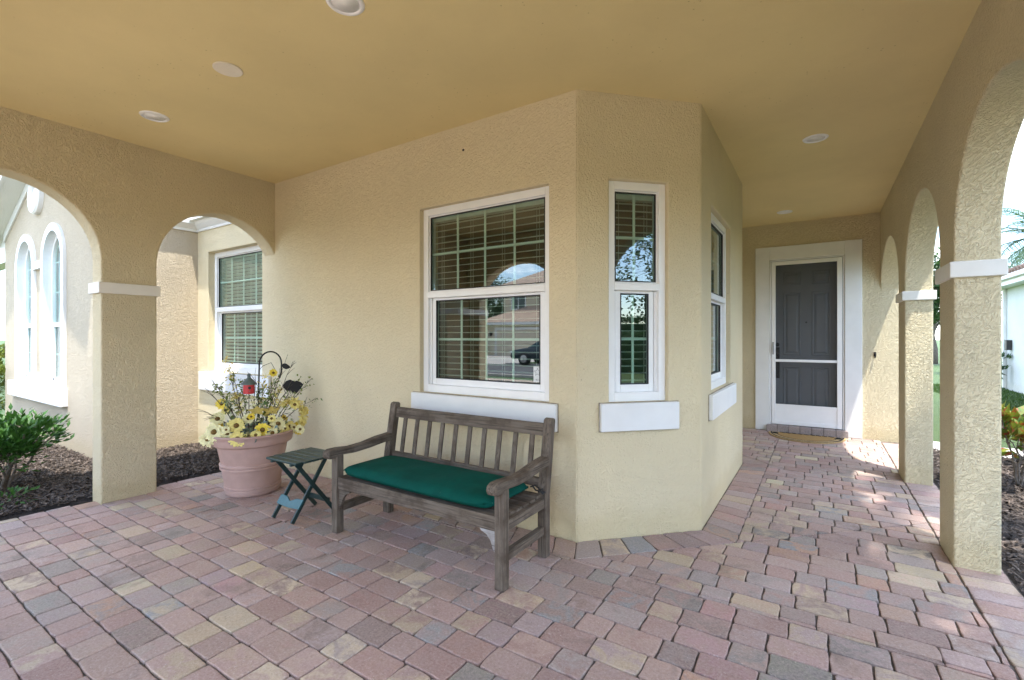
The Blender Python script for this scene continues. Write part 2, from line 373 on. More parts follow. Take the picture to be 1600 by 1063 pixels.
# ------------------------------------------------------------------ pavers
floor = MB().add([(-5.36, -1.4, -.012), (.95, -1.4, -.012), (.95, 8.6, -.012), (-5.36, 8.6, -.012)], [(0, 1, 2, 3)]).build('patio_floor', 'sand'); floor['kind'] = 'structure'
PALETTE = [((.32, .215, .195), 30), ((.29, .175, .155), 22), ((.27, .225, .215), 12), ((.21, .14, .125), 10), ((.40, .315, .215), 10),
           ((.33, .225, .19), 16), ((.19, .17, .16), 6), ((.45, .375, .27), 5), ((.32, .24, .235), 14), ((.37, .22, .15), 3), ((.22, .235, .25), 2)]
def pick():
    t = R.uniform(0, sum(w for _, w in PALETTE))
    for c, w in PALETTE:
        t -= w
        if t <= 0: break
    k = R.uniform(1.08, 1.42); return tuple(min(1, max(0, x * k * w_)) for x, w_ in zip(c, (1.05, 1, .95)))
def clip(poly, a, b, c):            # keep a*x+b*y<=c
    out = []
    for i in range(len(poly)):
        p, q = poly[i], poly[(i + 1) % len(poly)]; dp = a * p[0] + b * p[1] - c; dq = a * q[0] + b * q[1] - c
        if dp <= 0: out.append(p)
        if dp * dq < 0: t = dp / (dp - dq); out.append((p[0] + (q[0] - p[0]) * t, p[1] + (q[1] - p[1]) * t))
    return out
def area(p): return abs(sum(p[i][0] * p[(i + 1) % len(p)][1] - p[(i + 1) % len(p)][0] * p[i][1] for i in range(len(p)))) / 2
q2 = sqrt(.5); BW = .25             # width of the soldier course round the bay
# half planes of the bay grown by the border; a point is inside when all are <= c
GROW = [(0, -1, -(YA - BW)), (q2, -q2, (B1 - YA) * q2 + BW), (1, 0, B2 + BW), (q2, q2, (B2 + B3Y) * q2 + BW)]
def minus_bay(poly):
    res = []; rest = poly
    for a, b, c in GROW:
        o = clip(rest, -a, -b, -c)
        if len(o) > 2 and area(o) > .0025: res.append(o)
        rest = clip(rest, a, b, c)
        if len(rest) < 3: return res
    return res
polys = []
BACKX = B1 + .003                   # recess behind the bay
ROW = .158
y = -1.35; r = 0
while y < 8.31:
    y1 = min(y + ROW, 8.312); x = -5.355 + (0 if r % 2 else -.10) + jit(.03); big = R.random() < .5
    while x < .70:
        wdt = .238 if big else .158
        big = not big if R.random() < .86 else big
        wdt += jit(.004)
        p = [(x, y), (x + wdt, y), (x + wdt, y1), (x, y1)]
        p = clip(p, 1, 0, .700); p = clip(p, -1, 0, 5.355) if p else p
        x += wdt
        if len(p) < 3 or area(p) < .003: continue
        polys += minus_bay(p)
    y = y1 + 0; r += 1
y = -1.35                            # edge course under the right arcade
while y < 8.05:
    polys.append([(.703, y), (.945 + jit(.006), y), (.945 + jit(.006), y + .158), (.703, y + .158)]); y += .1585
def course(p0, p1, nrm, w0=None, w1=None):   # soldier course along a wall; w0/w1 mitre slopes at its ends
    L = sqrt((p1[0] - p0[0]) ** 2 + (p1[1] - p0[1]) ** 2); d = ((p1[0] - p0[0]) / L, (p1[1] - p0[1]) / L); n = max(1, round(L / .16)); w0 = w0 or 0; w1 = w1 or 0
    for i in range(n):
        a, b = L * i / n, L * (i + 1) / n
        at = lambda t, k: (p0[0] + d[0] * t + nrm[0] * k, p0[1] + d[1] * t + nrm[1] * k)
        ta = a - w0 * (1 - i / n) + w1 * (i / n); tb = b - w0 * (1 - (i + 1) / n) + w1 * ((i + 1) / n)
        polys.append([at(a, .004), at(b, .004), at(tb, BW), at(ta, BW)])
mt = BW * math.tan(radians(22.5))
course((-5.17, YA), (B1, YA), (0, -1), 0, mt)
course((B1, YA), (B2, B2Y), (q2, -q2), mt, mt)
course((B2, B2Y), (B2, B3Y), (1, 0), mt, mt)
course((B2, B3Y), (B1, B3Y + B2 - B1), (q2, q2), mt, 0)
# no paver may sit under the left arcade's outside edge; the bay wall and pillars simply stand on the courses
def paver_geo(poly):
    n0 = len(poly); cx_ = sum(p[0] for p in poly) / n0; cy_ = sum(p[1] for p in poly) / n0
    if sum(poly[i][0] * poly[(i + 1) % n0][1] - poly[(i + 1) % n0][0] * poly[i][1] for i in range(n0)) < 0: poly = poly[::-1]
    ring = []
    sk = jit(.02)
    for i in range(n0):
        p, q = poly[i], poly[(i + 1) % n0]; L = math.hypot(q[0] - p[0], q[1] - p[1])
        if L < .02: ring.append(p); continue
        cut = min(.011, L * .22) * R.uniform(.5, 1.2); nx, ny = (q[1] - p[1]) / L, -(q[0] - p[0]) / L
        for t in (cut / L, .35, .68, 1 - cut / L):
            e = R.uniform(-.0058, .0016) - (.0016 if t in (cut / L, 1 - cut / L) else 0)
            ring.append((p[0] + (q[0] - p[0]) * t + nx * e, p[1] + (q[1] - p[1]) * t + ny * e))
    g = .9915; n = len(ring); zt = jit(.0012); tx, ty = jit(.008), jit(.008)
    def shrink(d):
        out = []
        for x_, y_ in ring:
            dx, dy = x_ - cx_, y_ - cy_; k = math.hypot(dx, dy); s = max(0, 1 - d / k) if k else 1; out.append((cx_ + dx * s, cy_ + dy * s))
        return out
    lv = [(shrink(.0012), -.016), (shrink(.0015), -.0045), (shrink(.0036), -.0012), (shrink(.0085), 0)]
    vs = []
    for rg, z in lv:
        vs += [(x_, y_, z + zt + tx * (x_ - cx_) + ty * (y_ - cy_)) for x_, y_ in rg]
    fs = []
    for k in range(3):
        for j in range(n): fs.append((k * n + j, k * n + (j + 1) % n, (k + 1) * n + (j + 1) % n, (k + 1) * n + j))
    fs.append(tuple(3 * n + j for j in range(n)))
    return vs, fs, (cx_, cy_)
def to_px(x, y, z=0):
    d = -sin(YAW) * x + cos(YAW) * y; r_ = cos(YAW) * x + sin(YAW) * y
    return (800 + 740.76 * r_ / d, 527.6 - 740.76 * (z - CH) / d) if d > .3 else None
def seen(poly):
    pp = [to_px(*p) for p in poly]
    if any(p is None for p in pp): return 0
    if all(p[0] < 0 for p in pp) or all(p[0] > 1600 for p in pp) or all(p[1] > 1063 for p in pp): return 0
    return area(pp)
def tones(me, rng):
    for nm, key in (('tone_a', 0), ('tone_b', 1)):
        at = me.attributes.new(nm, 'FLOAT_COLOR', 'POINT'); buf = []
        for k, cols in rng: buf += list(cols[key] + (1,)) * k
        at.data.foreach_set('color', buf)
def two_tone(poly):
    a = pick(); b = pick() if R.random() < .62 else tuple(min(1, x * R.uniform(.9, 1.12)) for x in a)
    return a, b
order = sorted(polys, key=seen, reverse=True)
rest = MB(); rest_t = []
for i, p in enumerate(order):
    vs, fs, c = paver_geo(p)
    if i < 300:
        me = bpy.data.meshes.new('paver'); me.from_pydata([(v[0] - c[0], v[1] - c[1], v[2]) for v in vs], [], fs); me.materials.append(M['paver'])
        tones(me, [(len(vs), two_tone(p))]); o = mesh_obj('paver', me, None, floor); o.location = (c[0], c[1], 0)
    else:
        rest.add(vs, fs); rest_t.append((len(vs), two_tone(p)))
ro = rest.build('pavers_beyond', 'paver', floor, fix=False); tones(ro.data, rest_t); ro['kind'] = 'stuff'

# ================================================================== HOUSE
house = empty('house', (-3, 5.5, 0), 0, 'tan stucco house with arcaded porch, angled bay and white trimmed windows around the porch', 'house')
def hpart(mb, name, mat, label=None, **k):
    o = mb.build(name, mat, house, True, **k)
    if label: o['label'] = label
    return o
def grid_wall(name, P, U, N, L, z0, z1, th, opens, mat, label=None):
    P, U, N = Vector(P), Vector(U).normalized(), Vector(N).normalized()
    us = sorted({0, L} | {o[0] for o in opens} | {o[1] for o in opens}); zs = sorted({z0, z1} | {o[2] for o in opens} | {o[3] for o in opens})
    solid = lambda i, j: 0 <= i < len(us) - 1 and 0 <= j < len(zs) - 1 and not any(o[0] - 1e-6 <= us[i] < o[1] - 1e-6 and o[2] - 1e-6 <= zs[j] < o[3] - 1e-6 for o in opens)
    m = MB(); idx = {}
    def V(i, j, k):
        if (i, j, k) not in idx:
            idx[(i, j, k)] = len(m.v); p = P + U * us[i] - N * (th * k); m.v.append((p.x, p.y, zs[j]))
        return idx[(i, j, k)]
    for i in range(len(us) - 1):
        for j in range(len(zs) - 1):
            if not solid(i, j): continue
            for k in (0, 1): m.f.append((V(i, j, k), V(i + 1, j, k), V(i + 1, j + 1, k), V(i, j + 1, k)))
            if not solid(i - 1, j): m.f.append((V(i, j, 0), V(i, j + 1, 0), V(i, j + 1, 1), V(i, j, 1)))
            if not solid(i + 1, j): m.f.append((V(i + 1, j, 0), V(i + 1, j + 1, 0), V(i + 1, j + 1, 1), V(i + 1, j, 1)))
            if not solid(i, j - 1): m.f.append((V(i, j, 0), V(i + 1, j, 0), V(i + 1, j, 1), V(i, j, 1)))
            if not solid(i, j + 1): m.f.append((V(i, j + 1, 0), V(i + 1, j + 1, 0), V(i + 1, j + 1, 1), V(i, j + 1, 1)))
    return hpart(m, name, mat, label, bevel=.012, seg=3)
TOP = CE + .30
WBIG = (-2.935, -1.655, .955, 2.552); WFAR = (-6.72, -5.44, .985, 2.545)
x0 = -7.30
grid_wall('wall', (x0, YA, -.1), (1, 0, 0), (0, -1, 0), B1 - x0, -.1, TOP, .24, [(WBIG[0] - x0, WBIG[1] - x0, WBIG[2], WBIG[3]), (WFAR[0] - x0, WFAR[1] - x0, WFAR[2], WFAR[3])], 'stucco', 'tan stucco wall behind the bench with the large window')
FL_ = (B2 - B1) * sqrt(2)
fw0 = ((-1.26 - B1) + (3.212 - YA)) / 2 * sqrt(2); fw1 = fw0 + .459
grid_wall('wall', (B1, YA, 0), (q2, q2, 0), (q2, -q2, 0), FL_, -.1, TOP, .24, [(fw0, fw1, .965, 2.563)], 'stucco', 'narrow angled bay wall with the slim window')
SW = (4.12, 5.13)
grid_wall('wall', (B2, B2Y, 0), (0, 1, 0), (1, 0, 0), B3Y - B2Y, -.1, TOP, .24, [(SW[0] - B2Y, SW[1] - B2Y, .975, 2.515)], 'stucco', 'side of the bay facing the door passage')
grid_wall('wall', (B2, B3Y, 0), (-q2, q2, 0), (q2, q2, 0), FL_, -.1, TOP, .24, [], 'stucco')
grid_wall('wall', (B1, B3Y + B2 - B1, 0), (0, 1, 0), (1, 0, 0), 2.2, -.1, TOP, .24, [], 'stucco')
dx0 = -1.45
grid_wall('wall', (dx0, YD, 0), (1, 0, 0), (0, -1, 0), 1.02 - dx0, -.1, TOP, .24, [(-.655 - dx0, .30 - dx0, -.1, 2.62)], 'stucco_rough', 'rough stucco wall around the front door')
grid_wall('wall', (1.02, YD + .001, 0), (0, 1, 0), (1, 0, 0), 6, -.1, TOP, .24, [], 'stucco_rough')
# --- arcades: one outline down to the ground, pushed through
def arcade(name, spans, s0, s1, ztop, to3, push, label):
    pts = [(s0, -.1), (s0, ztop), (s1, ztop), (s1, -.1)]
    for c, a, zc, b in sorted(spans, key=lambda t: -t[0]):
        pts.append((c + a, -.1))
        for k in range(33): t = pi * k / 32; pts.append((c + a * cos(t), zc + b * sin(t)))
        pts.append((c - a, -.1))
    m = MB().prism([to3(*p) for p in pts], (0, 0, 0), push)
    return hpart(m, name, 'stucco_rough', label, bevel=.014, seg=3)
arcade('arcade', [(.89, .6, 2.1, .6), (2.5, .6, 2.1, .6)], -.50, 3.2, TOP, lambda s, z: (XL, s, z), (XLO - XL, 0, 0), 'left arcade with two arches and one square pillar by the mulch bed')
arcade('arcade', [(1.24, .766, 1.98, .67), (3.22, .766, 2.04, .64), (5.224, .816, 1.98, .67), (7.402, .929, 1.98, .67)], -.50, 8.40, TOP, lambda s, z: (XR, s, z), (XRO - XR, 0, 0), 'right arcade of arches along the door passage')
arcade('arcade', [(-4.15, .8, 1.98, .68), (-2.13, .8, 1.98, .68), (-.21, .70, 1.98, .68)], XLO + .012, XRO - .012, TOP - .004, lambda s, z: (s, -.30, z), (0, -.22, 0), 'front arcade towards the street')
# --- caps on the pillars
def cap(x0, x1, y0, y1, z0=1.812, z1=1.908, e=.022):
    m = MB().box(x0 - e, x1 + e, y0 - e, y1 + e, z0, z1); return hpart(m, 'capital', 'trim', bevel=.006)
cap(XLO, XL, 1.49, 1.90); cap(XR, XRO, 3.986, 4.408, 1.802, 1.902); cap(XR, XRO, 6.04, 6.473, 1.795, 1.885); cap(XR, XRO, 2.006, 2.454)
for a, b in ((-3.35, -2.93), (-1.33, -.91)): cap(a, b, -.52, -.30)
cap(XLO, -4.95, -.52, .29)
# --- ceiling sheet with round openings for the downlights
LIGHTS = [(-2.072, 1.597), (-4.396, 1.597), (-.034, 4.923), (-.412, 7.578)]; PLATE = (-3.22, 1.574)
bm = bmesh.new()
def loop(pts):
    vs = [bm.verts.new(p) for p in pts]
    for i in range(len(vs)): bm.edges.new((vs[i], vs[(i + 1) % len(vs)]))
loop([(XLO + .02, -.51, CE), (XRO - .02, -.51, CE), (XRO - .02, YD + .2, CE), (XLO + .02, YD + .2, CE)])
for lx, ly in LIGHTS: loop([(lx + .073 * cos(2 * pi * k / 32), ly + .073 * sin(2 * pi * k / 32), CE) for k in range(32)])
bmesh.ops.triangle_fill(bm, edges=bm.edges[:], use_beauty=True)
me = bpy.data.meshes.new('ceiling'); bm.to_mesh(me); bm.free()
mesh_obj('ceiling', me, 'ceiling', house, True)['label'] = 'smooth tan porch ceiling'
hpart(MB().box(XLO - .05, XRO + .06, -.56, 14.3, TOP + .002, TOP + .45), 'roof', 'soffit')
# --- rooms behind the glass
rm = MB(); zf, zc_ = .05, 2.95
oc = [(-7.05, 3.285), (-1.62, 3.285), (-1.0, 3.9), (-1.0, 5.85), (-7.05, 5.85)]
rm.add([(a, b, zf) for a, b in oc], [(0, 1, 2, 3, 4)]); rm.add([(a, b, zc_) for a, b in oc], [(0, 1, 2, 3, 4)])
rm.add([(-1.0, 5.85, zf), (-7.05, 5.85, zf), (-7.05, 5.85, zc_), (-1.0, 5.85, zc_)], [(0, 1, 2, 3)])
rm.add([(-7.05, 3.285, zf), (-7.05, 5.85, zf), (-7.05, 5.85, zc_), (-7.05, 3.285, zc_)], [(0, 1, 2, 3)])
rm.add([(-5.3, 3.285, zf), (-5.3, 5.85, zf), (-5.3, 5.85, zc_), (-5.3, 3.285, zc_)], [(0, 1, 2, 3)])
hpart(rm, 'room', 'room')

# ------------------------------------------------------------------ windows
def window(P, ang, w, z0, z1, zm, cols, label, rec=.045, green=False, sillx=.08, sill=(.20, .0), handed=1, glassname=None):
    """local: x along the wall, -y towards the viewer, z up; origin on the wall face"""
    fw = .055; g = 'glass_green' if green else 'glass'
    fr = MB(); y0, y1 = rec, rec + .10
    def rect(m, xa, xb, za, zb, t, ya, yb, tb=None, tt=None):
        tb = tb or t; tt = tt or t
        m.box(xa, xa + t, ya, yb, za, zb); m.box(xb - t, xb, ya, yb, za, zb)
        m.box(xa + t, xb - t, ya, yb, za, za + tb); m.box(xa + t, xb - t, ya, yb, zb - tt, zb)
    rect(fr, 0, w, z0, z1, fw, y0, y1, .065, .06)
    o = fr.build('window', 'vinyl', house, bevel=.004); o.location = Vector(P) - house.location; o.rotation_euler = (0, 0, ang); o['label'] = label
    k = MB().box(fw, w - fw, y0 - .004, y1 - .02, zm - .026, zm + .026); k.build('meeting_rail', 'vinyl', o, bevel=.004)
    # upper light
    us = MB(); rect(us, fw, w - fw, zm + .026, z1 - .06, .012, y0 + .02, y0 + .05); us.build('upper_sash', 'vinyl', o, bevel=.002)
    sl = MB(); rect(sl, fw + .012, w - fw - .012, zm + .038, z1 - .072, .007, y0 + .018, y0 + .034); sl.build('seal', 'seal', o)
    # lower sash, set back in its track
    la, lb = fw + .022, w - fw - .022
    ls = MB(); rect(ls, la, lb, z0 + .065, zm - .026, .040, y0 + .035, y0 + .075, .055, .02); ls.build('lower_sash', 'vinyl', o, bevel=.004)
    sl = MB(); rect(sl, la + .040, lb - .040, z0 + .120, zm - .046, .007, y0 + .033, y0 + .05); sl.build('seal', 'seal', o)
    st = MB().box(fw, la - .003, y0 + .03, y0 + .06, z0 + .065, zm - .03); st.build('track', 'vinyl', o)
    st = MB().box(lb + .003, w - fw, y0 + .03, y0 + .06, z0 + .065, zm - .03); st.build('track', 'vinyl', o)
    for xa, xb, za, zb, yy in ((fw + .012, w - fw - .012, zm + .038, z1 - .072, y0 + .036), (la + .04, lb - .04, z0 + .12, zm - .046, y0 + .056)):
        MB().add([(xa, yy, za), (xb, yy, za), (xb, yy, zb), (xa, yy, zb)], [(0, 1, 2, 3)]).build('pane', g, o)
        for c in range(1, cols):
            xc = xa + (xb - xa) * c / cols; MB().box(xc - .0095, xc + .0095, yy + .008, yy + .014, za, zb).build('muntin', 'muntin', o)
        zc = (za + zb) / 2
        MB().box(xa, xb, yy + .0075, yy + .0145, zc - .0095, zc + .0095).build('muntin', 'muntin', o)
    if sill[0]:
        m = MB().box(-sillx, w + sillx, -.035, rec + .02, z0 - sill[0] - .002, z0 - .004)
        MBs = m.build('sill', 'white', o, bevel=.006)
        MB().box(-sillx - .006, w + sillx + .006, -.006, .004, z0 - sill[0] - .008, z0 + .002).build('caulk', 'caulk', o)
    return o
def blind(P, ang, w, z0, z1, label, step=.053, depth=.15, tilt=.10):
    b = empty('window_blind', (P[0], P[1], 0), ang, label, 'blind', 'blinds behind the windows')
    MB().box(.01, w - .01, depth - .03, depth + .03, z1 - .06, z1).build('headrail', 'blind', b)
    me = None; z = z1 - .085; i = 0
    sl = MB(); sl.box(.012, w - .012, -.021, .021, -.0015, .0015)
    proto = None
    while z > z0 + .03:
        if proto is None: proto = sl.build('slat', 'blind', b); s = proto
        else: s = proto.copy(); COL.objects.link(s)
        s.location = (0, depth, z); s.rotation_euler = (tilt, 0, 0); z -= step
    MB().box(.012, w - .012, depth - .025, depth + .025, z0 + .004, z0 + .02).build('bottom_rail', 'blind', b)
    n = max(2, round(w / .32))
    for k in range(n):
        x = w * (k + .5) / n
        m = MB()
        for dx in (-.012, .012): m.tube([(x + dx, depth - .027, z0 + .01), (x + dx, depth - .027, z1 - .03)], .0016, 4)
        m.build('ladder_cord', 'blind', b)
    return b
wb = window((WBIG[0], YA, 0), 0, WBIG[1] - WBIG[0], WBIG[2], WBIG[3], 1.80, 4, 'large white framed window above the bench with a security sticker', sillx=.075)
blind((WBIG[0], YA, 0), 0, WBIG[1] - WBIG[0], WBIG[2] + .05, WBIG[3] - .04, 'open white slat blind inside the large window above the bench')
wfar = window((WFAR[0], YA, 0), 0, WFAR[1] - WFAR[0], WFAR[2], WFAR[3], 1.79, 4, 'white framed window in the recess seen through the small arch', rec=.08, green=True, sillx=.19, sill=(.24, 0))
blind((WFAR[0], YA, 0), 0, WFAR[1] - WFAR[0], WFAR[2] + .05, WFAR[3] - .04, 'closed-looking white blind in the window seen through the small left arch', .045, .16, -.75)
fp = (B1 + q2 * fw0, YA + q2 * fw0, 0)
window(fp, pi / 4, .459, .965, 2.563, 1.80, 2, 'slim white framed window in the angled bay wall', rec=.035, sillx=.075)
blind(fp, pi / 4, .459, 1.015, 2.52, 'open white slat blind inside the slim bay window')
window((B2, SW[0], 0), pi / 2, SW[1] - SW[0], .975, 2.515, 1.79, 2, 'white framed window on the bay side facing the passage', sillx=.12)
blind((B2, SW[0], 0), pi / 2, SW[1] - SW[0], 1.03, 2.47, 'white slat blind inside the window facing the door passage')
# sticker on the big pane
sx, sz = WBIG[1] - WBIG[0] - .185, WBIG[2] + .135
MB().box(sx, sx + .072, .096, .0975, sz, sz + .12).build('sticker', 'sticker', wb)
m = MB(); c = (sx + .036, sz + .076)
for ro_, ri in ((.034, .014), (.029, .0105)): pass
star = lambda k: [(c[0] + (.034 if i % 2 == 0 else .0145) * k * sin(pi * i / 5), c[1] + (.034 if i % 2 == 0 else .0145) * k * cos(pi * i / 5)) for i in range(10)]
so, si = star(1), star(.80); m.add([(a, .0953, b) for a, b in so] + [(a, .0953, b) for a, b in si], [(i, (i + 1) % 10, 10 + (i + 1) % 10, 10 + i) for i in range(10)]); m.build('sticker_star', 'sticker_ink', wb)
def text(s, size, loc, rot, mat, parent):
    cu = bpy.data.curves.new('lettering', 'FONT'); cu.body = s; cu.size = size; cu.align_x = 'CENTER'; cu.align_y = 'CENTER'
    t = bpy.data.objects.new('tmp', cu); COL.objects.link(t); bpy.context.view_layer.update()
    me = bpy.data.meshes.new_from_object(t.evaluated_get(bpy.context.evaluated_depsgraph_get())); bpy.data.objects.remove(t)
    o = mesh_obj('lettering', me, mat, parent); o.location = loc; o.rotation_euler = rot; return o
text('911', .022, (sx + .036, .0953, sz + .016), (pi / 2, 0, 0), 'sticker_ink', wb)

# ------------------------------------------------------------------ front door, screen door, casing
cs = MB(); cs.box(-.847, -.652, YD - .03, YD + .0, 0.002, 2.82); cs.box(.297, .499, YD - .03, YD, .002, 2.82); cs.box(-.652, .297, YD - .03, YD, 2.617, 2.82)
hpart(cs, 'door_casing', 'white', 'broad white casing around the front door', bevel=.005)
jm = MB(); jm.box(-.649, -.632, YD - .012, YD + .2, .1, 2.60); jm.box(.277, .294, YD - .012, YD + .2, .1, 2.60); jm.box(-.649, .294, YD - .012, YD + .2, 2.6, 2.614)
hpart(jm, 'door_jamb', 'vinyl', bevel=.003)
dy = YD + .11
dm = MB(); dm.box(-.632, .277, dy, dy + .045, .102, 2.594)
door = hpart(dm, 'front_door', 'door', 'grey six panel front door behind the screen')
def dpart(m, name, mat, par, **k): return m.build(name, mat, par, True, **k)
for xa, xb in ((-.475, -.245), (-.105, .125)):
    for za, zb in ((2.235, 2.43), (1.16, 2.12), (.30, .99)):
        p = MB()
        def ring(d, yy): return [(xa + d, yy, za + d), (xb - d, yy, za + d), (xb - d, yy, zb - d), (xa + d, yy, zb - d)]
        rs = [ring(0, dy - .0005), ring(.006, dy - .008), ring(.018, dy - .008), ring(.026, dy - .001), ring(.034, dy - .001), ring(.062, dy - .009)]
        vs = sum(rs, []); fs = []
        for k in range(5):
            for j in range(4): fs.append((4 * k + j, 4 * k + (j + 1) % 4, 4 * k + 4 + (j + 1) % 4, 4 * k + 4 + j))
        fs.append((20, 21, 22, 23)); p.add(vs, fs); dpart(p, 'panel', 'door', door, fix=False)
def yl(prof, c, n=20):   # lathe about the y axis, going towards the viewer
    m = MB(); m.lathe(prof, n); m.v = [(c[0] + x, c[1] - z, c[2] + y) for x, y, z in m.v]; return m
dpart(yl([(.028, 0), (.028, .008), (.012, .012), (.012, .03), (.026, .036), (.03, .05), (.022, .062), (0, .065)], (-.555, dy, 1.17)), 'door_knob', 'brass', door, smooth=True)
dpart(yl([(.03, 0), (.03, .012), (.012, .018), (0, .02)], (-.555, dy, 1.32)), 'deadbolt', 'brass', door, smooth=True)
dpart(MB().box(-.585, -.525, dy - .014, dy, .80, 1.28), 'handle_plate', 'brass', door, bevel=.006)
dpart(yl([(.012, 0), (.012, .006), (.006, .008), (0, .007)], (-.175, dy, 1.66)), 'peephole', 'brass', door)
sd = MB(); ys0, ys1 = YD - .018, YD + .012
sd.box(-.626, -.572, ys0, ys1, .108, 2.590); sd.box(.207, .269, ys0, ys1, .108, 2.590); sd.box(-.572, .207, ys0, ys1, 2.535, 2.590); sd.box(-.572, .207, ys0, ys1, .108, .165)
scr = hpart(sd, 'screen_door', 'vinyl', 'white framed insect screen door in front of the grey door', bevel=.004)
dpart(MB().box(-.572, .207, ys0 + .008, ys1 - .008, .165, .395), 'kick_panel', 'vinyl', scr, bevel=.003)
dpart(MB().box(-.572, .207, ys0 + .004, ys1 - .004, 1.060, 1.098), 'crossbar', 'vinyl', scr, bevel=.003)
dpart(MB().box(-.572, .207, ys0 + .003, ys1 - .003, .395, .415), 'lower_rail', 'vinyl', scr, bevel=.002)
dpart(MB().add([(-.572, YD, .415), (.207, YD, .415), (.207, YD, 2.535), (-.572, YD, 2.535)], [(0, 1, 2, 3)]), 'screen_mesh', 'screen', scr)
h = MB(); h.box(-.617, -.592, ys0 - .012, ys0, 1.17, 1.36); h.tube([(-.604, ys0 - .01, 1.33), (-.604, ys0 - .045, 1.31), (-.604, ys0 - .045, 1.22), (-.604, ys0 - .01, 1.20)], .007, 8)
dpart(h, 'pull_handle', 'alu', scr, bevel=.002)
h = MB(); h.tube([(.643, YD, 1.21), (.643, YD - .03, 1.20), (.643, YD - .035, 1.165), (.643, YD - .02, 1.15)], .008, 8); h.box(.628, .658, YD - .006, YD + .002, 1.165, 1.225)
hpart(h, 'wall_hook', 'brass')
# brick sill under the door
stp = MB().box(-.69, .335, YD - .108, YD + .1, -.02, .088).build('doorstep', 'sand'); stp['kind'] = 'structure'
for k in range(7):
    xa = -.692 + k * .147; g = MB().box(xa + .003, xa + .144, YD - .116, YD + .09, -.01, .100)
    o = g.build('brick', 'paver', stp, bevel=.006); cc = [(.30, .24, .23), (.27, .22, .215), (.33, .26, .24)][k % 3]; tones(o.data, [(len(o.data.vertices), (cc, tuple(x * .85 for x in cc)))])

# ------------------------------------------------------------------ wing with gable on the left
def arch_loop(c, a, zs, z0, n=20): return [(c - a, z0), (c + a, z0)] + [(c + a * cos(pi * k / n), zs + a * sin(pi * k / n)) for k in range(n + 1)]
AW = [(-9.834, .385, 2.461), (-8.526, .385, 2.461)]; SZ = .773
bm = bmesh.new()
def loop2(pts, y):
    vs = []
    for a, b in pts:
        if vs and (Vector((a, y, b)) - vs[-1].co).length < 1e-5: continue
        vs.append(bm.verts.new((a, y, b)))
    for i in range(len(vs)): bm.edges.new((vs[i], vs[(i + 1) % len(vs)]))
GX0, GX1, GC, SL = -11.09, WX, -9.20, .444
loop2([(GX0, -.1), (GX1, -.1), (GX1, 3.917 - SL * (GX1 - GC)), (GC, 3.917), (GX0, 3.917 - SL * (GC - GX0))], WY)
for c, a, zs in AW: loop2(arch_loop(c, a + .03, zs, SZ - .03), WY)
bmesh.ops.triangle_fill(bm, edges=bm.edges[:], use_beauty=True)
g = bmesh.ops.extrude_face_region(bm, geom=bm.faces[:]); bmesh.ops.translate(bm, verts=[v for v in g['geom'] if isinstance(v, bmesh.types.BMVert)], vec=(0, .22, 0))
bmesh.ops.recalc_face_normals(bm, faces=bm.faces); me = bpy.data.meshes.new('wall'); bm.to_mesh(me); bm.free()
mesh_obj('wall', me, 'stucco_wing', house, True)['label'] = 'pale stucco gable wall with twin arched windows'
grid_wall('wall', (WX, WY + .02, 0), (0, 1, 0), (1, 0, 0), YA + .1 - WY - .02, -.1, 3.03, .2, [], 'stucco_wing', 'pale side wall of the gabled wing')
grid_wall('wall', (GX0, WY + .02, 0), (0, 1, 0), (-1, 0, 0), 6, -.1, 3.03, .2, [], 'stucco_wing')
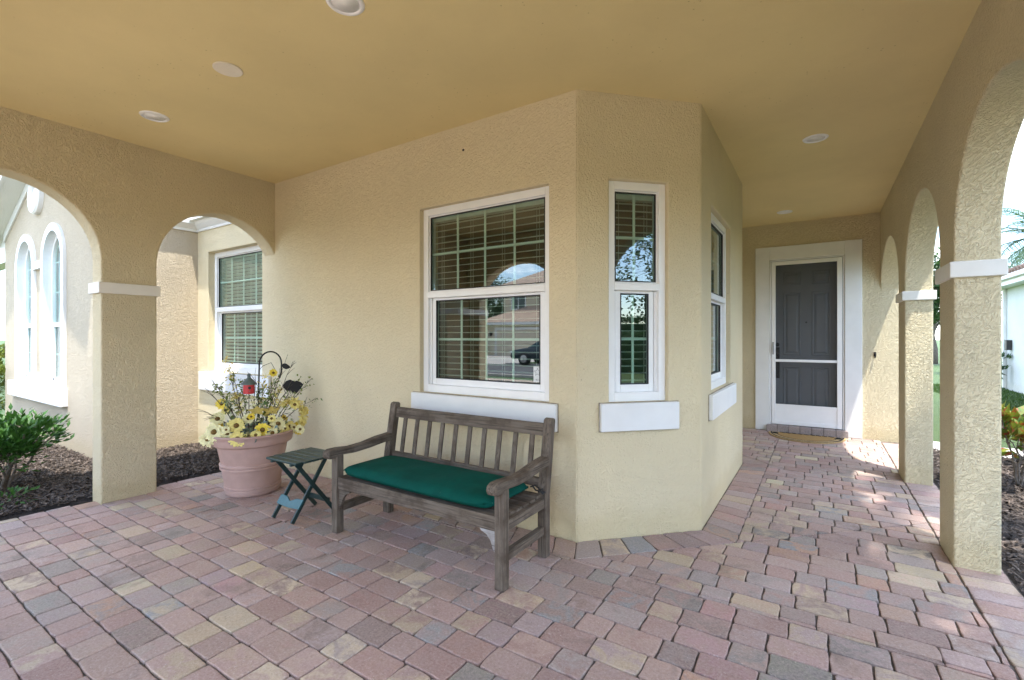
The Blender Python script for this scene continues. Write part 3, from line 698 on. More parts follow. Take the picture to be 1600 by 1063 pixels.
for i, (c, a, zs) in enumerate(AW):
    t = MB(); A = arch_loop(c, a + .10, zs, SZ - .01); B = arch_loop(c, a, zs, SZ - .01); n = len(A)
    vs = [(p[0], WY - .035, p[1]) for p in A] + [(p[0], WY - .035, p[1]) for p in B] + [(p[0], WY + .002, p[1]) for p in A] + [(p[0], WY + .10, p[1]) for p in B]; fs = []
    for k in range(1, n):
        j = (k + 1) % n; fs += [(k, j, n + j, n + k), (k, 2 * n + k, 2 * n + j, j), (n + k, n + j, 3 * n + j, 3 * n + k)]
    t.add(vs, fs)
    wo = hpart(t, 'window', 'white', 'tall round-headed window in the gable, %s of the pair' % ('outer' if i == 0 else 'nearer'))
    f = MB(); A = arch_loop(c, a, zs, SZ); B = arch_loop(c, a - .05, zs, SZ + .06)
    f.add([(p[0], WY + .055, p[1]) for p in A] + [(p[0], WY + .055, p[1]) for p in B] + [(p[0], WY + .095, p[1]) for p in B],
          sum([[(k, (k + 1) % n, n + (k + 1) % n, n + k), (n + k, n + (k + 1) % n, 2 * n + (k + 1) % n, 2 * n + k)] for k in range(n)], []))
    dpart(f, 'frame', 'vinyl', wo); dpart(MB().box(c - a + .05, c + a - .05, WY + .048, WY + .09, 1.575, 1.63), 'meeting_rail', 'vinyl', wo, bevel=.003)
    dpart(MB().add([(p[0], WY + .082, p[1]) for p in B], [tuple(range(n))]), 'pane', 'glass_green', wo)
    ls = MB()
    for xa, xb, za, zb in ((c - a + .05, c - a + .10, SZ + .06, 1.575), (c + a - .10, c + a - .05, SZ + .06, 1.575), (c - a + .05, c + a - .05, SZ + .06, SZ + .11)): ls.box(xa, xb, WY + .060, WY + .081, za, zb)
    dpart(ls, 'lower_sash', 'vinyl', wo, bevel=.003)
    for z in (1.2, 2.05, 2.461): dpart(MB().box(c - a + .05, c + a - .05, WY + .086, WY + .092, z - .009, z + .009), 'muntin', 'muntin', wo)
    dpart(MB().box(c - .009, c + .009, WY + .0855, WY + .0915, SZ + .07, zs + .3), 'muntin', 'muntin', wo)
    for an in (50, 130): dpart(MB().beam((c, WY + .089, zs), (c + .3 * cos(radians(an)), WY + .089, zs + .3 * sin(radians(an))), .006, .018, (0, 1, 0)), 'muntin', 'muntin', wo)
    cu = MB().add([(c - a + .01, WY + .125, SZ), (c + a - .01, WY + .125, SZ), (c + a - .01, WY + .125, 2.6), (c - a + .01, WY + .125, 2.6)], [(0, 1, 2, 3)])
    dpart(cu, 'sky_tint_blind', 'sky_tint_blind', wo)
hpart(MB().box(-10.55, -7.99, WY - .075, WY + .12, .552, .773), 'sill', 'white', 'shared white sill under the twin arched windows', bevel=.008)
hpart(MB().box(-9.36, -9.0, WY - .045, WY + .002, 2.385, 2.495), 'capital', 'white', bevel=.006)
hpart(MB().box(-9.345, -9.015, WY - .03, WY + .002, .773, .92), 'capital', 'white', bevel=.006)
md = yl([(.235, -.002), (.235, .05), (.215, .075), (.19, .075), (.17, .05), (.165, .03), (.11, .03), (.09, .05), (0, .06)], (-9.234, WY, 3.395), 40)
hpart(md, 'medallion', 'white', 'round white medallion high on the gable', smooth=False)
# roof slabs, rake boards, soffits of the wing
def rz(x): return 3.917 - SL * abs(x - GC)
for sgn in (-1, 1):
    xe = GC + sgn * 2.30; y0r, y1r = WY - .26, 7.5
    u = [(GC, rz(GC) + .03), (xe, rz(xe) + .03), (xe, rz(xe) + .17), (GC, rz(GC) + .17)]
    hpart(MB().prism([(a, y0r, b) for a, b in u], (0, 0, 0), (0, y1r - y0r, 0)), 'roof', 'soffit')
    u = [(GC, rz(GC) + .172), (xe, rz(xe) + .172), (xe, rz(xe) + .25), (GC, rz(GC) + .25)]
    hpart(MB().prism([(a, y0r - .03, b) for a, b in u], (0, 0, 0), (0, y1r - y0r, 0)), 'roof_tiles', 'rooftile')
    xb = GX0 - .0 if sgn < 0 else GX1
    u = [(GC, rz(GC) - .11), (xb, rz(xb) - .11), (xb, rz(xb) + .03), (GC, rz(GC) + .03)]
    hpart(MB().prism([(a, WY - .022, b) for a, b in u], (0, 0, 0), (0, .02, 0)), 'rake_board', 'white')
    u = [(GC, rz(GC) - .0), (xe, rz(xe) - .0), (xe, rz(xe) + .2), (GC, rz(GC) + .2)]
    hpart(MB().prism([(a, y0r - .025, b) for a, b in u], (0, 0, 0), (0, .024, 0)), 'fascia', 'white')
for k in range(12):       # soffit board joints, left slope
    yy = WY - .25 + k * .02
    hpart(MB().beam((GC - .05, yy, rz(GC - .05) + .030), (GC - 2.28, yy, rz(GC - 2.28) + .030), .006, .006), 'soffit_batten', 'soffit')
# soffit and crown over the recess
hpart(MB().box(WX + .10, XLO + .01, YA - .15, YA + .02, 2.955, 3.02), 'soffit', 'soffit'); hpart(MB().box(WX - .05, WX + .0995, WY - .2, YA + .02, 2.954, 3.021), 'soffit', 'soffit')
def crown(a, b, n, name='crown'):
    a, b, n = Vector(a), Vector(b), Vector(n); prof = [(0, 0), (.018, 0), (.022, .03), (.05, .055), (.075, .085), (.085, .118), (0, .118)]
    return hpart(MB().prism([a + n * d + Vector((0, 0, h_)) for d, h_ in prof], (0, 0, 0), b - a), name, 'white')
crown((WX, YA - .001, 2.838), (XLO, YA - .001, 2.838), (0, -1, 0)); crown((WX + .001, WY + .02, 2.836), (WX + .001, YA, 2.836), (1, 0, 0))
# set-back part further left
grid_wall('wall', (-17, 5.2, 0), (1, 0, 0), (0, -1, 0), 5.95, -.1, 3.0, .2, [], 'stucco')
hpart(MB().box(-16, -11.14, 1.98, 2.2, 2.66, 3.0), 'beam', 'white')
m = MB().lathe([(.011, -.001), (.010, .003), (0, .004)], 10); m.v = [(-2.45 + v[0], YA - v[2], 2.965 + v[1]) for v in m.v]; hpart(m, 'wall_spot', 'knot')  # small dirt spot on the stucco, modelled as a thin disc

# ================================================================== CEILING FITTINGS
DL = ['recessed white downlight nearest the camera at the top edge of the photo', 'recessed white downlight nearest the left arcade', 'recessed white downlight over the passage beside the bay', 'recessed white downlight just in front of the door wall']
for i, (lx, ly) in enumerate(LIGHTS):
    d = empty('downlight', (lx, ly, CE), 0, DL[i], 'downlight', 'recessed downlights in the porch ceiling')
    MB().lathe([(.070, .004), (.072, -.005), (.078, -.010), (.092, -.007), (.098, -.0005), (.098, .003)], 40).build('trim_ring', 'vinyl', d, smooth=True)
    MB().lathe([(.0705, -.004), (.066, .02), (.060, .045), (.052, .06)], 40).build('reflector', 'reflector', d, smooth=True)
    MB().lathe([(.052, .060), (.030, .046), (.0, .040)], 32).build('lens', 'lens', d, smooth=True)
d = MB().lathe([(.085, .002), (.086, -.006), (.080, -.009), (0, -.009)], 40).build('cover_plate', 'cover'); d.location = (PLATE[0], PLATE[1], CE)
tag(d, 'flat round cover plate on the ceiling between two downlights', 'cover plate')

# ================================================================== BENCH
bx0, bx1 = -2.975, -1.515; BF, BK = 2.225, 2.715
bench = empty('garden_bench', ((bx0 + bx1) / 2, 2.47, 0), 0, 'weathered grey brown teak garden bench standing under the large window', 'bench')
def bp(m, name, mat, par=None, **k): return m.build(name, mat, par or bench, True, **k)
LW = .062
for x in (bx0, bx1):
    bp(MB().box(x - LW / 2, x + LW / 2, BF - LW / 2, BF + LW / 2, .001, .575), 'leg', 'wood2', bevel=.006)
    pr = [(BK - .032, .001), (BK + .030, .001), (BK + .030, .40), (BK + .105, .875), (BK + .098, .889), (BK + .078, .894), (BK + .055, .888), (BK + .047, .875), (BK - .032, .42)]
    bp(MB().prism([(x - LW / 2, a, b) for a, b in pr], (0, 0, 0), (LW, 0, 0)), 'leg', 'wood2', bevel=.006)
    # arm rest, swelling and rolling over at the front
    top = [(BK + .015, .650), (BK - .12, .640), (2.45, .618), (2.33, .612), (2.22, .622), (2.155, .622), (2.125, .608), (2.118, .580)]
    bot = [(2.130, .556), (2.165, .553), (2.22, .570), (2.36, .562), (2.50, .570), (BK + .010, .594)]
    am = MB().prism([(x - .037, a, b) for a, b in top + bot], (0, 0, 0), (.074, 0, 0)); bp(am, 'armrest', 'wood1', bevel=.010, seg=3)
    bp(MB().box(x - .019, x + .019, BF + LW / 2 - .004, BK - .028, .150, .205), 'stretcher', 'wood1', bevel=.004)
    bp(MB().box(x - .020, x + .020, BF + LW / 2 - .004, BK - .028, .325, .385), 'side_rail', 'wood1', bevel=.004)
a, b = bx0 + LW / 2 - .004, bx1 - LW / 2 + .004
bp(MB().box(a, b, BF - .020, BF + .014, .325, .412), 'front_rail', 'wood0', bevel=.005)
bp(MB().box(a, b, BK - .014, BK + .016, .330, .400), 'back_rail', 'wood0', bevel=.005)
def leanY(z): return BK + .0 + (z - .42) * .165
tr = [(leanY(.775) - .008, .772), (leanY(.775) + .030, .772), (leanY(.852) + .030, .852), (leanY(.852) - .008, .852)]
bp(MB().prism([(a, p, q) for p, q in tr], (0, 0, 0), (b - a, 0, 0)), 'top_rail', 'wood0', bevel=.006)
tr = [(leanY(.455) - .004, .445), (leanY(.455) + .028, .445), (leanY(.50) + .028, .500), (leanY(.50) - .004, .500)]
bp(MB().prism([(a, p, q) for p, q in tr], (0, 0, 0), (b - a, 0, 0)), 'lower_back_rail', 'wood0', bevel=.005)
for k in range(10):
    xc = a + (b - a) * (k + .75) / 10.5
    bp(MB().beam((xc, leanY(.49) + .012, .49), (xc, leanY(.78) + .012, .78), .036, .016, (0, 1, 0)), 'back_slat', 'wood2', bevel=.003)
for k in range(6):
    yc = BF + .048 + k * .078; zc = .412 - .012 * sin(pi * (k + .5) / 6)
    bp(MB().box(a - .02, b + .02, yc - .032, yc + .032, zc - .020, zc), 'seat_slat', 'wood0', bevel=.005)
for x, s, mt_ in ((a, 1, 'wood0'), (b, -1, 'wood_pale')):
    br = [(0, 0), (.125, 0), (.112, -.018), (.075, -.030), (.045, -.062), (.030, -.105), (.0, -.150)]
    bp(MB().prism([(x + s * p, BF - .010, .326 + q) for p, q in br], (0, 0, 0), (0, .022, 0)), 'corner_bracket', mt_)
# cushion
cw0, cw1, cd0, cd1 = a + .005, -1.585, BF - .028, BK - .02
NX, NY = 40, 16; vs = []; fs = []
def cz(u, v, side):
    e = (1 - abs(2 * u - 1) ** 7) * (1 - abs(2 * v - 1) ** 5); puff = .041 * max(0, e) ** .36; crown_ = .012 * sin(pi * u) * sin(pi * v)
    wob = .003 * sin(9 * u + 2 * v) + .002 * sin(23 * u - 5 * v)
    return .4570 + side * (puff + .003) + (crown_ + wob * e if side > 0 else 0)
for side in (1, -1):
    for j in range(NY + 1):
        for i in range(NX + 1):
            u, v = i / NX, j / NY; rx = .5 - .5 * cos(pi * u) if False else u
            x = cw0 + (cw1 - cw0) * u; y = cd0 + (cd1 - cd0) * v
            k = abs(2 * u - 1) ** 12 * abs(2 * v - 1) ** 12     # rounded corners
            x += (.5 - u) * .06 * k * 2; y += (.5 - v) * .06 * k * 2
            vs.append((x, y + .006 * sin(5 * u + 1) * abs(2 * v - 1) ** 4, cz(u, v, side)))
N1 = (NX + 1) * (NY + 1)
for j in range(NY):
    for i in range(NX):
        q = j * (NX + 1) + i; fs.append((q, q + 1, q + NX + 2, q + NX + 1)); fs.append((N1 + q, N1 + q + NX + 1, N1 + q + NX + 2, N1 + q + 1))
rim = [i for i in range(NX + 1)] + [j * (NX + 1) + NX for j in range(1, NY + 1)] + [NY * (NX + 1) + i for i in range(NX - 1, -1, -1)] + [j * (NX + 1) for j in range(NY - 1, 0, -1)]
for i in range(len(rim)): p, q = rim[i], rim[(i + 1) % len(rim)]; fs.append((p, N1 + p, N1 + q, q))
cush = MB().add(vs, fs).build('seat_cushion', 'canvas', smooth=True)
tag(cush, 'dark green canvas seat cushion lying on the teak bench', 'cushion')
cush.modifiers.new('s', 'SUBSURF').render_levels = 1
pm = MB(); pm.tube([Vector(vs[i]).lerp(Vector(vs[N1 + i]), .5) for i in rim + rim[:1]], .0035, 6); pm.build('piping', 'canvas', cush, smooth=True)
tm = MB(); ex, ey = cw1 - .01, cd1 - .02
tm.tube([(ex, ey, .45), (ex + .03, ey + .01, .462), (ex + .06, ey + .005, .45), (ex + .095, ey - .03, .442), (ex + .13, ey - .028, .446)], .0055, 6)
tm.tube([(ex + .02, ey, .455), (ex + .05, ey - .015, .44), (ex + .10, ey - .04, .452), (ex + .125, ey - .05, .437)], .005, 6)
tm.tube([(ex + .085, ey - .045, .444), (ex + .10, ey - .015, .458), (ex + .115, ey - .035, .438)], .006, 6)
tm.build('tie', 'seal', cush, smooth=True)

# ================================================================== FOLDING TABLE
TX0, TX1, TY0, TY1, TZ = -3.69, -3.285, 2.085, 2.495, .485
tbl = empty('folding_table', ((TX0 + TX1) / 2, (TY0 + TY1) / 2, 0), radians(1.5), 'small dark green slatted folding table between the flower pot and the bench', 'table')
def tp(m, name, mat, **k):
    ox, oy = tbl.location.x, tbl.location.y
    m.v = [(v[0] - ox, v[1] - oy, v[2]) for v in m.v]; return m.build(name, mat, tbl, **k)
n = 6; sw = (TY1 - TY0) / n
for k in range(n):
    e = .012 if k in (0, n - 1) else 0
    tp(MB().box(TX0 + e, TX1 - e, TY0 + k * sw + .0025, TY0 + (k + 1) * sw - .0025, TZ - .016, TZ), 'top_slat', 'table_green', bevel=.004)
for x in (TX0 + .07, TX1 - .09): tp(MB().box(x - .012, x + .012, TY0 + .01, TY1 - .01, TZ - .036, TZ - .0165), 'batten', 'table_green', bevel=.003)
for x in (TX0 + .055, TX1 - .105):
    tp(MB().beam((x, TY1 - .06, TZ - .02), (x, TY0 + .035, .004), .016, .032, (0, 1, 0)), 'leg', 'table_green', bevel=.003)
    tp(MB().beam((x + .022, TY0 + .05, TZ - .02), (x + .022, TY1 - .005, .004), .016, .032, (0, 1, 0)), 'leg', 'table_green', bevel=.003)
    tp(yl([(.009, -.03), (.009, .03)], (0, 0, 0), 12), 'pivot', 'table_green') if False else None
def brace(x0, x1, t, up, mat):
    # a curved shelf-like brace with a notch, spanning the pair of legs
    f = lambda tt: (TY0 + .035 + (TY1 - .06 - TY0 - .035) * tt, .004 + (TZ - .024) * tt)
    yb, zb = f(t); yt, zt = f(t + .13); pts = []; N = 16
    for i in range(N + 1):
        u = i / N; pts.append((x0 + (x1 - x0) * u, 1 - (.42 * math.exp(-((u - .5) / .14) ** 2))))
    pts2 = [(x0 + (x1 - x0) * (1 - i / N), .12 * sin(pi * i / N) * -1) for i in range(N + 1)]
    poly = [(x, yb + (yt - yb) * s - .014, zb + (zt - zb) * s) for x, s in pts + pts2]
    return MB().prism(poly, (0, 0, 0), (0, -.012, .006))
tp(brace(TX0 + .035, TX1 - .085, .21, 1, 0), 'leg_brace', 'table_teal', bevel=.003)['label'] = 'faded teal brace between the front legs'
tp(MB().box(TX0 + .07, TX1 - .07, TY1 - .075, TY1 - .06, .085, .125), 'leg_brace', 'table_green', bevel=.003)

# ================================================================== POT WITH FLOWERS
PX, PY = -4.455, 2.405
pot = empty('flower_pot', (PX, PY, 0), 0, 'large round terracotta coloured flower pot with ribbed bands', 'pot')
MB().lathe([(.205, .002), (.222, .004), (.227, .010), (.229, .030), (.226, .034), (.226, .037), (.236, .040), (.238, .052), (.236, .058), (.229, .061), (.229, .064), (.239, .067), (.240, .078), (.232, .083), (.258, .232), (.270, .238), (.272, .250), (.270, .257), (.261, .260), (.261, .264), (.274, .268), (.276, .280), (.273, .287), (.264, .292), (.292, .440), (.294, .448), (.322, .456), (.330, .462), (.334, .470), (.338, .500), (.346, .535), (.354, .543), (.357, .552), (.353, .560), (.340, .562), (.328, .553), (.318, .50), (.30, .47)], 72).build('body', 'terracotta', pot, smooth=True).data.set_sharp_from_angle(angle=radians(38))
MB().lathe([(.315, .498), (.15, .515), (0, .52)], 40).build('soil', 'soil', pot, smooth=True)
arr = empty('flower_arrangement', (PX, PY, .51), 0, 'dried twigs and yellow silk daisies arranged in the terracotta pot', 'flowers')
LAT = Vector((cos(YAW), sin(YAW), 0)); TOW = Vector((sin(YAW), -cos(YAW), 0))     # sideways and towards the porch, so the bouquet has a front
TOW = Vector((.88, -.474, 0)); LAT = Vector((.474, .88, 0))
def A3(l, d, z): return LAT * l + TOW * d + Vector((0, 0, z - .51))
def daisy(c, nrm, r, mat, rr):
    nrm = Vector(nrm).normalized(); u = nrm.orthogonal().normalized(); v = nrm.cross(u); c = Vector(c)
    m = MB()
    for layer, (cnt, rad, lift) in enumerate(((15, r, .18), (11, r * .78, .42))):
        for k in range(cnt):
            a = 2 * pi * (k + rr.random() * .45 + layer * .5) / cnt; d = u * cos(a) + v * sin(a); t = d.cross(nrm); w = rad * .19
            L = rad * rr.uniform(.86, 1.08); dr = rr.uniform(-.12, .12)
            pts = [c + d * r * .16, c + d * L * .45 + t * w + nrm * L * lift * .55, c + d * L * .45 - t * w + nrm * L * lift * .55,
                   c + d * L * .85 + t * w * .8 + nrm * L * (lift * .7 + dr), c + d * L * .85 - t * w * .8 + nrm * L * (lift * .7 + dr), c + d * L + nrm * L * (lift * .6 + dr)]
            m.add(pts, [(0, 1, 2), (1, 3, 4, 2), (3, 5, 4)])
    o = m.build('daisy', mat, arr, fix=False)
    q = MB(); q.lathe([(0, -.3), (.26, -.1), (.30, .12), (.2, .3), (0, .36)], 14); mt3 = Matrix((u, v, nrm)).transposed()
    q.v = [tuple(c + mt3 @ (Vector(p) * r)) for p in q.v]; q.build('flower_centre', 'disc', o, smooth=True)
    return o
rr = random.Random(11)
DA = [(-.13, .30, .655, .075, 'petal'), (-.12, .37, .545, .078, 'petal'), (-.30, .20, .60, .085, 'petal_pale'), (-.35, .14, .535, .075, 'petal_pale'),
      (.20, .22, .63, .075, 'petal_pale'), (.075, .30, .60, .070, 'petal_bright'), (-.25, .05, .83, .055, 'petal_bright'), (.39, .02, .53, .055, 'petal_bright'),
      (-.28, .10, .70, .07, 'petal_pale'), (.30, .12, .585, .06, 'petal'), (.15, .31, .565, .062, 'petal_pale'), (.02, .36, .565, .05, 'petal'), (.17, -.05, 1.09, .042, 'petal_bright'),
      (-.22, -.02, .76, .05, 'petal'), (.25, .22, .56, .05, 'petal'), (.42, -.02, .60, .05, 'petal'), (.35, .05, .78, .055, 'petal'), (.44, -.05, .70, .05, 'petal_bright'), (-.04, .24, .70, .05, 'petal_pale'), (-.20, .26, .585, .055, 'petal_pale')]
for l, d, z, r, mt_ in DA:
    daisy(A3(l, d * .8, z), TOW * (.9 + d) + LAT * l * 1.1 + Vector((jit(.25), jit(.25), .35 + jit(.3))), r * .98, mt_, rr)
for i in range(26):
    l = rr.uniform(-.36, .42); d = rr.uniform(-.05, .30) * sqrt(max(0, 1 - (l / .45) ** 2)); z = .53 + rr.uniform(0, .22) * (1 - abs(l) / .6)
    daisy(A3(l, d, z), TOW * (.6 + d) + LAT * l + Vector((rr.uniform(-.4, .4), rr.uniform(-.4, .4), rr.uniform(-.1, .8))), rr.uniform(.028, .048), rr.choice(['petal', 'petal_pale', 'petal_pale', 'petal_bright']), rr)
# twigs, each its own branchy stem
tips = []
def twig(l, d, z, l0=0, bend=.1, rad=.0035, mat='twig', leafy=None):
    p0 = A3(l0, .02, .50); p1 = A3(l, d, z); mid = p0.lerp(p1, .5) + Vector((0, 0, bend)); pts = []
    for i in range(9):
        t = i / 8; p = p0 * (1 - t) ** 2 + mid * 2 * t * (1 - t) + p1 * t * t; pts.append(p + Vector((jit(.006), jit(.006), jit(.004))))
    m = MB(); m.tube(pts, [rad * (1 - .75 * i / 8) for i in range(9)], 5); ends = [pts[-1]]
    for k in range(R.randint(2, 4)):
        i = R.randint(4, 7); q = pts[i]; dr = (pts[i + 1] - pts[i]).normalized() + Vector((jit(.8), jit(.8), jit(.5))); L = R.uniform(.05, .13)
        e = q + dr.normalized() * L; m.tube([q, q.lerp(e, .5) + Vector((0, 0, .008)), e], [rad * .5, rad * .4, rad * .2], 4); ends.append(e)
    o = m.build('twig', mat, arr, fix=False)
    if leafy:
        f = MB()
        for i in range(3, 9):
            for k in range(leafy[1]):
                c = pts[i] + Vector((jit(.03), jit(.03), jit(.025))); r = R.uniform(.013, .026); a, b2 = Vector((jit(1), jit(1), jit(1))).normalized(), Vector((jit(1), jit(1), jit(1))).normalized()
                f.add([c, c + a * r + b2 * r * .5, c + a * r * 2, c + a * r - b2 * r * .5], [(0, 1, 2, 3)])
        for c in ends:
            for k in range(leafy[1]):
                c2 = c + Vector((jit(.02), jit(.02), jit(.02))); r = .014; a, b2 = Vector((jit(1), jit(1), jit(1))).normalized(), Vector((jit(1), jit(1), jit(1))).normalized()
                f.add([c2, c2 + a * r + b2 * r * .5, c2 + a * r * 2, c2 + a * r - b2 * r * .5], [(0, 1, 2, 3)])
        f.build('blossoms', leafy[0], o, fix=False)
for l, d, z in ((-.22, -.02, 1.22), (-.17, .02, 1.10), (-.27, .06, .98), (-.10, -.04, 1.02), (.10, -.06, 1.05), (.06, .0, .96), (.17, -.04, 1.0), (.22, -.06, .92), (.0, .04, .88), (.13, .02, .86), (-.14, .06, .9), (-.23, .10, .86)):
    twig(l, d, z, l * .3, .06, .0052, 'twig', (R.choice(['sage', 'petal', 'leaf_yellow', 'petal_pale', 'leaf_yellow']), 9))
for l, d, z in ((.42, -.1, 1.04), (.36, -.12, 1.20), (.30, -.12, 1.26), (.52, -.06, 1.02), (.45, -.05, .95), (.55, 0, .82), (.33, 0, .98), (.25, -.02, 1.1), (-.38, .06, .98), (-.44, .1, .80), (-.33, .04, 1.05), (.02, -.1, 1.14), (.2, .1, .78), (.3, .12, .72), (-.36, .16, .74)):
    twig(l, d, z, l * .25, .10, .0050, 'twig', ('leaf_yellow', 2) if l > .4 else None)
# looping yellow garland on the right
m = MB()
for i in range(420):
    t = R.random(); a = -1.2 + t * 3.6; c = A3(.31 + .125 * cos(a) + jit(.022), .0 + jit(.03), .665 + .15 * sin(a) + jit(.022)); r = R.uniform(.012, .024)
    u, v = Vector((jit(1), jit(1), jit(1))).normalized(), Vector((jit(1), jit(1), jit(1))).normalized(); m.add([c, c + u * r + v * r * .6, c + u * r * 2, c + u * r - v * r * .6], [(0, 1, 2, 3)])
m.build('garland', 'petal', arr, fix=False)
# broad grey and sage leaves filling the pot mouth
m = MB(); m2 = MB()
for i in range(240):
    a = R.uniform(0, 2 * pi); rad_ = .31 * sqrt(R.random()); c = Vector((rad_ * cos(a), rad_ * sin(a), R.uniform(-.01, .13) - rad_ * .1)); L = R.uniform(.04, .085); u = Vector((cos(a) + jit(.8), sin(a) + jit(.8), R.uniform(.0, 1.2))).normalized(); v = u.orthogonal().normalized() * L * .26; up = u.cross(v).normalized() * L * .08
    (m if R.random() < .6 else m2).add([c, c + u * L * .5 + v + up, c + u * L, c + u * L * .5 - v + up, c + u * L * .5], [(0, 1, 4), (1, 2, 4), (2, 3, 4), (3, 0, 4)])
m.build('leaves', 'sage', arr, fix=False); m2.build('leaves', 'bluegrey', arr, fix=False)
def cutout(c, s, name):
    pts = []
    for k in range(10): a = 2 * pi * k / 10 + .3; r = s * (1 if k % 2 == 0 else .55); pts.append(Vector(c) + LAT * r * 1.35 * cos(a) + Vector((0, 0, r * .75 * sin(a))))
    return MB().prism(pts, (0, 0, 0), TOW * .004).build(name, 'cutout', arr)
cutout(A3(.03, .10, .755), .062, 'leaf_cutout'); cutout(A3(.15, .08, .745), .062, 'leaf_cutout')
# iron hook with leaf, stuck in the pot
hook = empty('plant_hook', (PX, PY, .50), 0, 'black curled iron hook stuck in the flower pot', 'hook')
pts = [A3(.04, -.04, .48) , A3(.045, -.04, .95), A3(.05, -.04, 1.16)]
for k in range(13): a = pi - pi * k / 12; pts.append(A3(.145 + .095 * cos(a), -.04, 1.18 + .115 * sin(a)))
pts += [A3(.238, -.04, 1.10), A3(.225, -.04, 1.04)]
pts = [p + Vector((0, 0, .01)) for p in pts]
MB().tube(pts, .0075, 8).build('rod', 'iron', hook, smooth=True)
def leafshape(c, u, v, L, w, t=.006):
    c, u, v = Vector(c), Vector(u).normalized(), Vector(v).normalized(); n_ = u.cross(v) * t
    return MB().prism([c + u * L * s + v * w * ww for s, ww in ((0, 0), (.2, .8), (.5, 1), (.8, .55), (1, 0), (.8, -.55), (.5, -1), (.2, -.8))], (0, 0, 0), n_)
leafshape(A3(.238, -.035, 1.17), LAT + Vector((0, 0, -.25)), (0, 0, 1), .085, .028).build('leaf', 'iron', hook)
leafshape(A3(.25, -.02, .97), LAT + Vector((0, 0, .1)), (0, 0, 1), .13, .055).build('leaf', 'iron', hook)
leafshape(A3(.31, -.025, .94), LAT + Vector((0, 0, .3)), (0, 0, 1), .13, .06).build('leaf', 'iron', hook)
MB().tube([A3(.05, -.05, 1.13), A3(.08, -.02, 1.17), A3(.15, -.03, 1.20), A3(.19, -.05, 1.12), A3(.17, -.04, 1.06)], .0025, 5).build('tendril', 'iron', hook)
# birdhouse
bh = empty('birdhouse', tuple(Vector((PX, PY, 0)) + LAT * -.035 + TOW * .09 + Vector((0, 0, .915))), 0, 'little round red birdhouse with grey roof among the flowers', 'birdhouse')
MB().lathe([(.050, 0), (.055, .003), (.055, .105), (0, .106)], 28).build('body', 'red', bh, smooth=False)
MB().lathe([(.078, .098), (.076, .108), (.040, .150), (.018, .168), (.016, .19), (.022, .196), (.012, .215), (0, .218)], 28).build('roof', 'zinc', bh)
def onbody(prof, ang, z, name, mat):
    m = MB(); m.lathe(prof, 16); d = TOW.copy(); d.rotate(Matrix.Rotation(ang, 3, 'Z')); s = Vector((0, 0, 1)).cross(d)
    m.v = [tuple(d * (.051 + v[2]) + s * v[0] + Vector((0, 0, z + v[1]))) for v in m.v]; return m.build(name, mat, bh)
onbody([(.015, -.004), (.015, .0055), (0, .0055)], .12, .066, 'entrance_hole', 'seal'); onbody([(.0045, 0), (.0045, .022), (0, .023)], .12, .030, 'perch', 'zinc')
MB().tube([(0, 0, -.46), (0, 0, .004)], .004, 6).build('stake', 'twig', bh)
bh.scale = (.86, .86, .86)

# ================================================================== DOORMAT
mat_ = empty('doormat', (-.17, 8.13, .002), 0, 'half-round brown coir doormat with dark scroll border at the front door', 'doormat')
def half(a, b, z0, z1, n=40): return [(a * cos(pi + pi * k / n), b * sin(pi + pi * k / n)) for k in range(n + 1)]
def halfring(a0, b0, a1, b1, z, h, top):
    A, B = half(a0, b0, 0, 0), half(a1, b1, 0, 0); A = [(x, min(y, 0)) for x, y in A]; B = [(x, min(y, -top)) for x, y in B]
    m = MB(); n = len(A); poly = A + B[::-1]
    for i in range(n - 1): m.prism([(A[i][0], A[i][1], z), (A[i + 1][0], A[i + 1][1], z), (B[i + 1][0], B[i + 1][1], z), (B[i][0], B[i][1], z)], (0, 0, 0), (0, 0, h))
    m.box(-a0 * .985, a0 * .985, -top, 0, z, z + h) if top else None
    return m
MB().prism([(x, y, 0) for x, y in half(.475, .58, 0, 0)], (0, 0, 0), (0, 0, .014)).build('base', 'coir_light', mat_)
halfring(.455, .553, .435, .528, .0142, .0015, 0).build('border', 'coir_black', mat_)
MB().prism([(x * .79, y * .72 - .05, .0142) for x, y in half(.475, .58, 0, 0)], (0, 0, 0), (0, 0, .0015)).build('field_edge', 'coir_black', mat_)
MB().prism([(x * .765, y * .69 - .058, .016) for x, y in half(.475, .58, 0, 0)], (0, 0, 0), (0, 0, .0015)).build('field', 'coir', mat_)
for s in (-1, 1):
    pts = []
    for k in range(30): a = k / 29 * 4.2 * pi; r_ = .012 + .038 * (1 - k / 29); pts.append((s * (.385 - r_ * cos(a) * .9), -.095 - r_ * sin(a) * 1.2, .0165))
    MB().tube(pts, .006, 5).build('scroll', 'coir_black', mat_)
for k in range(9): MB().tube([(-.30 + k * .075 + .03 * cos(t / 6 * pi), -.03 - .013 * sin(t / 6 * pi * 2), .0165) for t in range(7)], .005, 5).build('scroll', 'coir_black', mat_)

